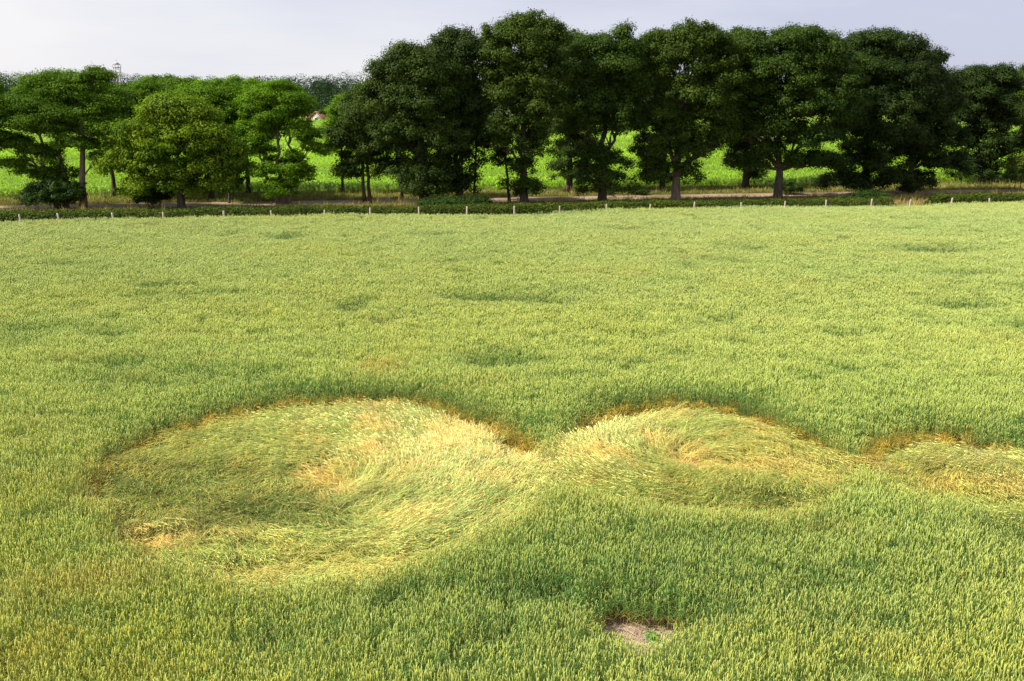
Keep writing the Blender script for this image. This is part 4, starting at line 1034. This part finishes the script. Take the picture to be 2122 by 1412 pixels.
# ------------------------------------------------------------------ farmhouses
def house(label, px, Y, wx, dy, hw, hr, rot, wall):
    hr *= 0.85
    X = (px - W / 2) / F * Y / (CP + 0.25 * SP) * 0.98
    X = at_y(px, 245, Y)[0]
    o = empty('farmhouse', (X, Y, 0)); o.rotation_euler.z = rot; tag(o, label, 'house')
    mb = MB(); a, b = wx / 2, dy / 2
    V = [(-a, -b, 0), (a, -b, 0), (a, b, 0), (-a, b, 0), (-a, -b, hw), (a, -b, hw), (a, b, hw), (-a, b, hw), (-a, 0, hw + hr), (a, 0, hw + hr)]
    mb.add(V, [(0, 1, 5, 4), (2, 3, 7, 6), (1, 2, 6, 9, 5), (3, 0, 4, 8, 7), (3, 2, 1, 0)])
    mb.build('wall', wall, o)
    r = MB(); e = 0.45; t = 0.22
    for s in (-1, 1):
        q = [(-a - e, s * (b + e), hw - e * hr / b + 0.06), (a + e, s * (b + e), hw - e * hr / b + 0.06), (a + e, 0, hw + hr + 0.06), (-a - e, 0, hw + hr + 0.06)]
        q2 = [(x_, y_, z_ + t) for x_, y_, z_ in q]
        r.add(q + q2, [(0, 1, 2, 3), (7, 6, 5, 4), (0, 4, 5, 1), (1, 5, 6, 2), (3, 7, 4, 0)])
    rf = r.build('roof', M['roof'], o)
    c = MB(); c.box(a * 0.5, a * 0.5 + 0.7, -0.35, 0.35, hw + hr - 0.4, hw + hr + 1.1); c.build('chimney', M['roof'], rf)
    k = max(2, int(wx / 3))
    for i in range(k):
        xx = -a + (i + 0.5) * wx / k
        if i == k // 2:
            d_ = MB(); d_.box(xx - 0.5, xx + 0.5, -b - 0.05, -b + 0.02, 0.01, 2.1); d_.build('door', M['door'], o)
        else:
            w_ = MB(); w_.box(xx - 0.55, xx + 0.55, -b - 0.05, -b + 0.02, 1.0, 2.3); w_.build('window', M['pane'], o)
    w_ = MB(); w_.box(-a - 0.05, -a + 0.02, -0.6, 0.6, 1.0, 2.3); w_.build('window', M['pane'], o)
    return o
house('far white gabled farmhouse with a red tiled roof in the gap between the trees', 667, 352, 6.5, 5, 2.2, 2.3, math.radians(62), M['wall'])
house('low ochre outbuilding with a red roof just left of the white farmhouse', 651, 357, 5, 4, 2.0, 1.4, math.radians(8), M['wall_ochre'])
house('far red roofed farmhouse glimpsed right of the tallest oak trunk', 1106, 410, 7, 6, 2.2, 2.0, math.radians(5), M['wall_ochre'])

# ------------------------------------------------------------------ lattice mast
Xm = at_y(243, 150, 440)[0]
mo = empty('lattice_mast', (Xm, 440, 0)); tag(mo, 'grey lattice mast rising above the distant wood at the left', 'mast')
mb = MB(); zt = 23.0
cs = [(-1, -1), (1, -1), (1, 1), (-1, 1)]
def cw(z): return 2.1 - 1.0 * z / zt
for cx, cy in cs: mb.tube([(cx * cw(0), cy * cw(0), 0), (cx * cw(zt), cy * cw(zt), zt)], [0.20, 0.17], 5)
lv = np.linspace(0, zt, 11)
for i in range(10):
    for k in range(4):
        a = cs[k]; b = cs[(k + 1) % 4]; z0, z1 = lv[i], lv[i + 1]
        mb.tube([(a[0] * cw(z0), a[1] * cw(z0), z0), (b[0] * cw(z1), b[1] * cw(z1), z1)], [0.075, 0.075], 4)
        mb.tube([(a[0] * cw(z1), a[1] * cw(z1), z1), (b[0] * cw(z1), b[1] * cw(z1), z1)], [0.075, 0.075], 4)
mb.build('lattice_frame', M['mast'], mo)
pb = MB(); pb.box(-1.5, 1.5, -1.5, 1.5, zt, zt + 0.2)
for k in range(4):
    a, b = cs[k], cs[(k + 1) % 4]
    pb.tube([(a[0] * 1.45, a[1] * 1.45, zt + .2), (a[0] * 1.45, a[1] * 1.45, zt + 1.2)], [0.075, 0.075], 4)
    pb.tube([(a[0] * 1.45, a[1] * 1.45, zt + 1.2), (b[0] * 1.45, b[1] * 1.45, zt + 1.2)], [0.075, 0.075], 4)
pb.build('platform', M['mast'], mo)
cb = MB(); cb.add([(-1.3, -1.3, zt + 1.3), (1.3, -1.3, zt + 1.3), (1.3, 1.3, zt + 1.3), (-1.3, 1.3, zt + 1.3), (0, 0, zt + 2.8)], [(0, 1, 4), (1, 2, 4), (2, 3, 4), (3, 0, 4), (3, 2, 1, 0)])
for cx, cy in cs: cb.tube([(cx * 1.2, cy * 1.2, zt + .2), (cx * 1.2, cy * 1.2, zt + 1.3)], [0.08, 0.08], 4)
cb.build('cabin_roof', M['mast'], mo)
ab = MB(); ab.tube([(0, 0, zt + 2.7), (0, 0, zt + 3.9)], [0.09, 0.05], 5); ab.build('antenna', M['mast'], mo)

# ------------------------------------------------------------------ weed on the bare spot
wp = at_z(1347, 1327, 0)
wo = empty('weed_plant', (wp[0], wp[1], 0)); tag(wo, 'small bright green weed growing on the bare brown spot', 'plant')
nL = 60; a = rng.uniform(0, 6.28, nL); r = rng.uniform(0.02, 0.13, nL)
Cw = np.stack([r * np.cos(a), r * np.sin(a), rng.uniform(0.03, 0.14, nL)], 1)
leaf_mesh('leaves', Cw, np.stack([np.cos(a) * .5, np.sin(a) * .5, np.ones(nL)], 1) + rng.normal(0, .3, (nL, 3)), 0.065, rng.random(nL), M['weed'], wo, aspect=0.45)
mb = MB()
for i in range(7):
    e = Cw[i]; mb.tube([(0, 0, 0), e * 0.5 + np.array([0, 0, .02]), e], [0.004, 0.003, 0.002], 4, False)
mb.build('stems', M['weed'], wo)
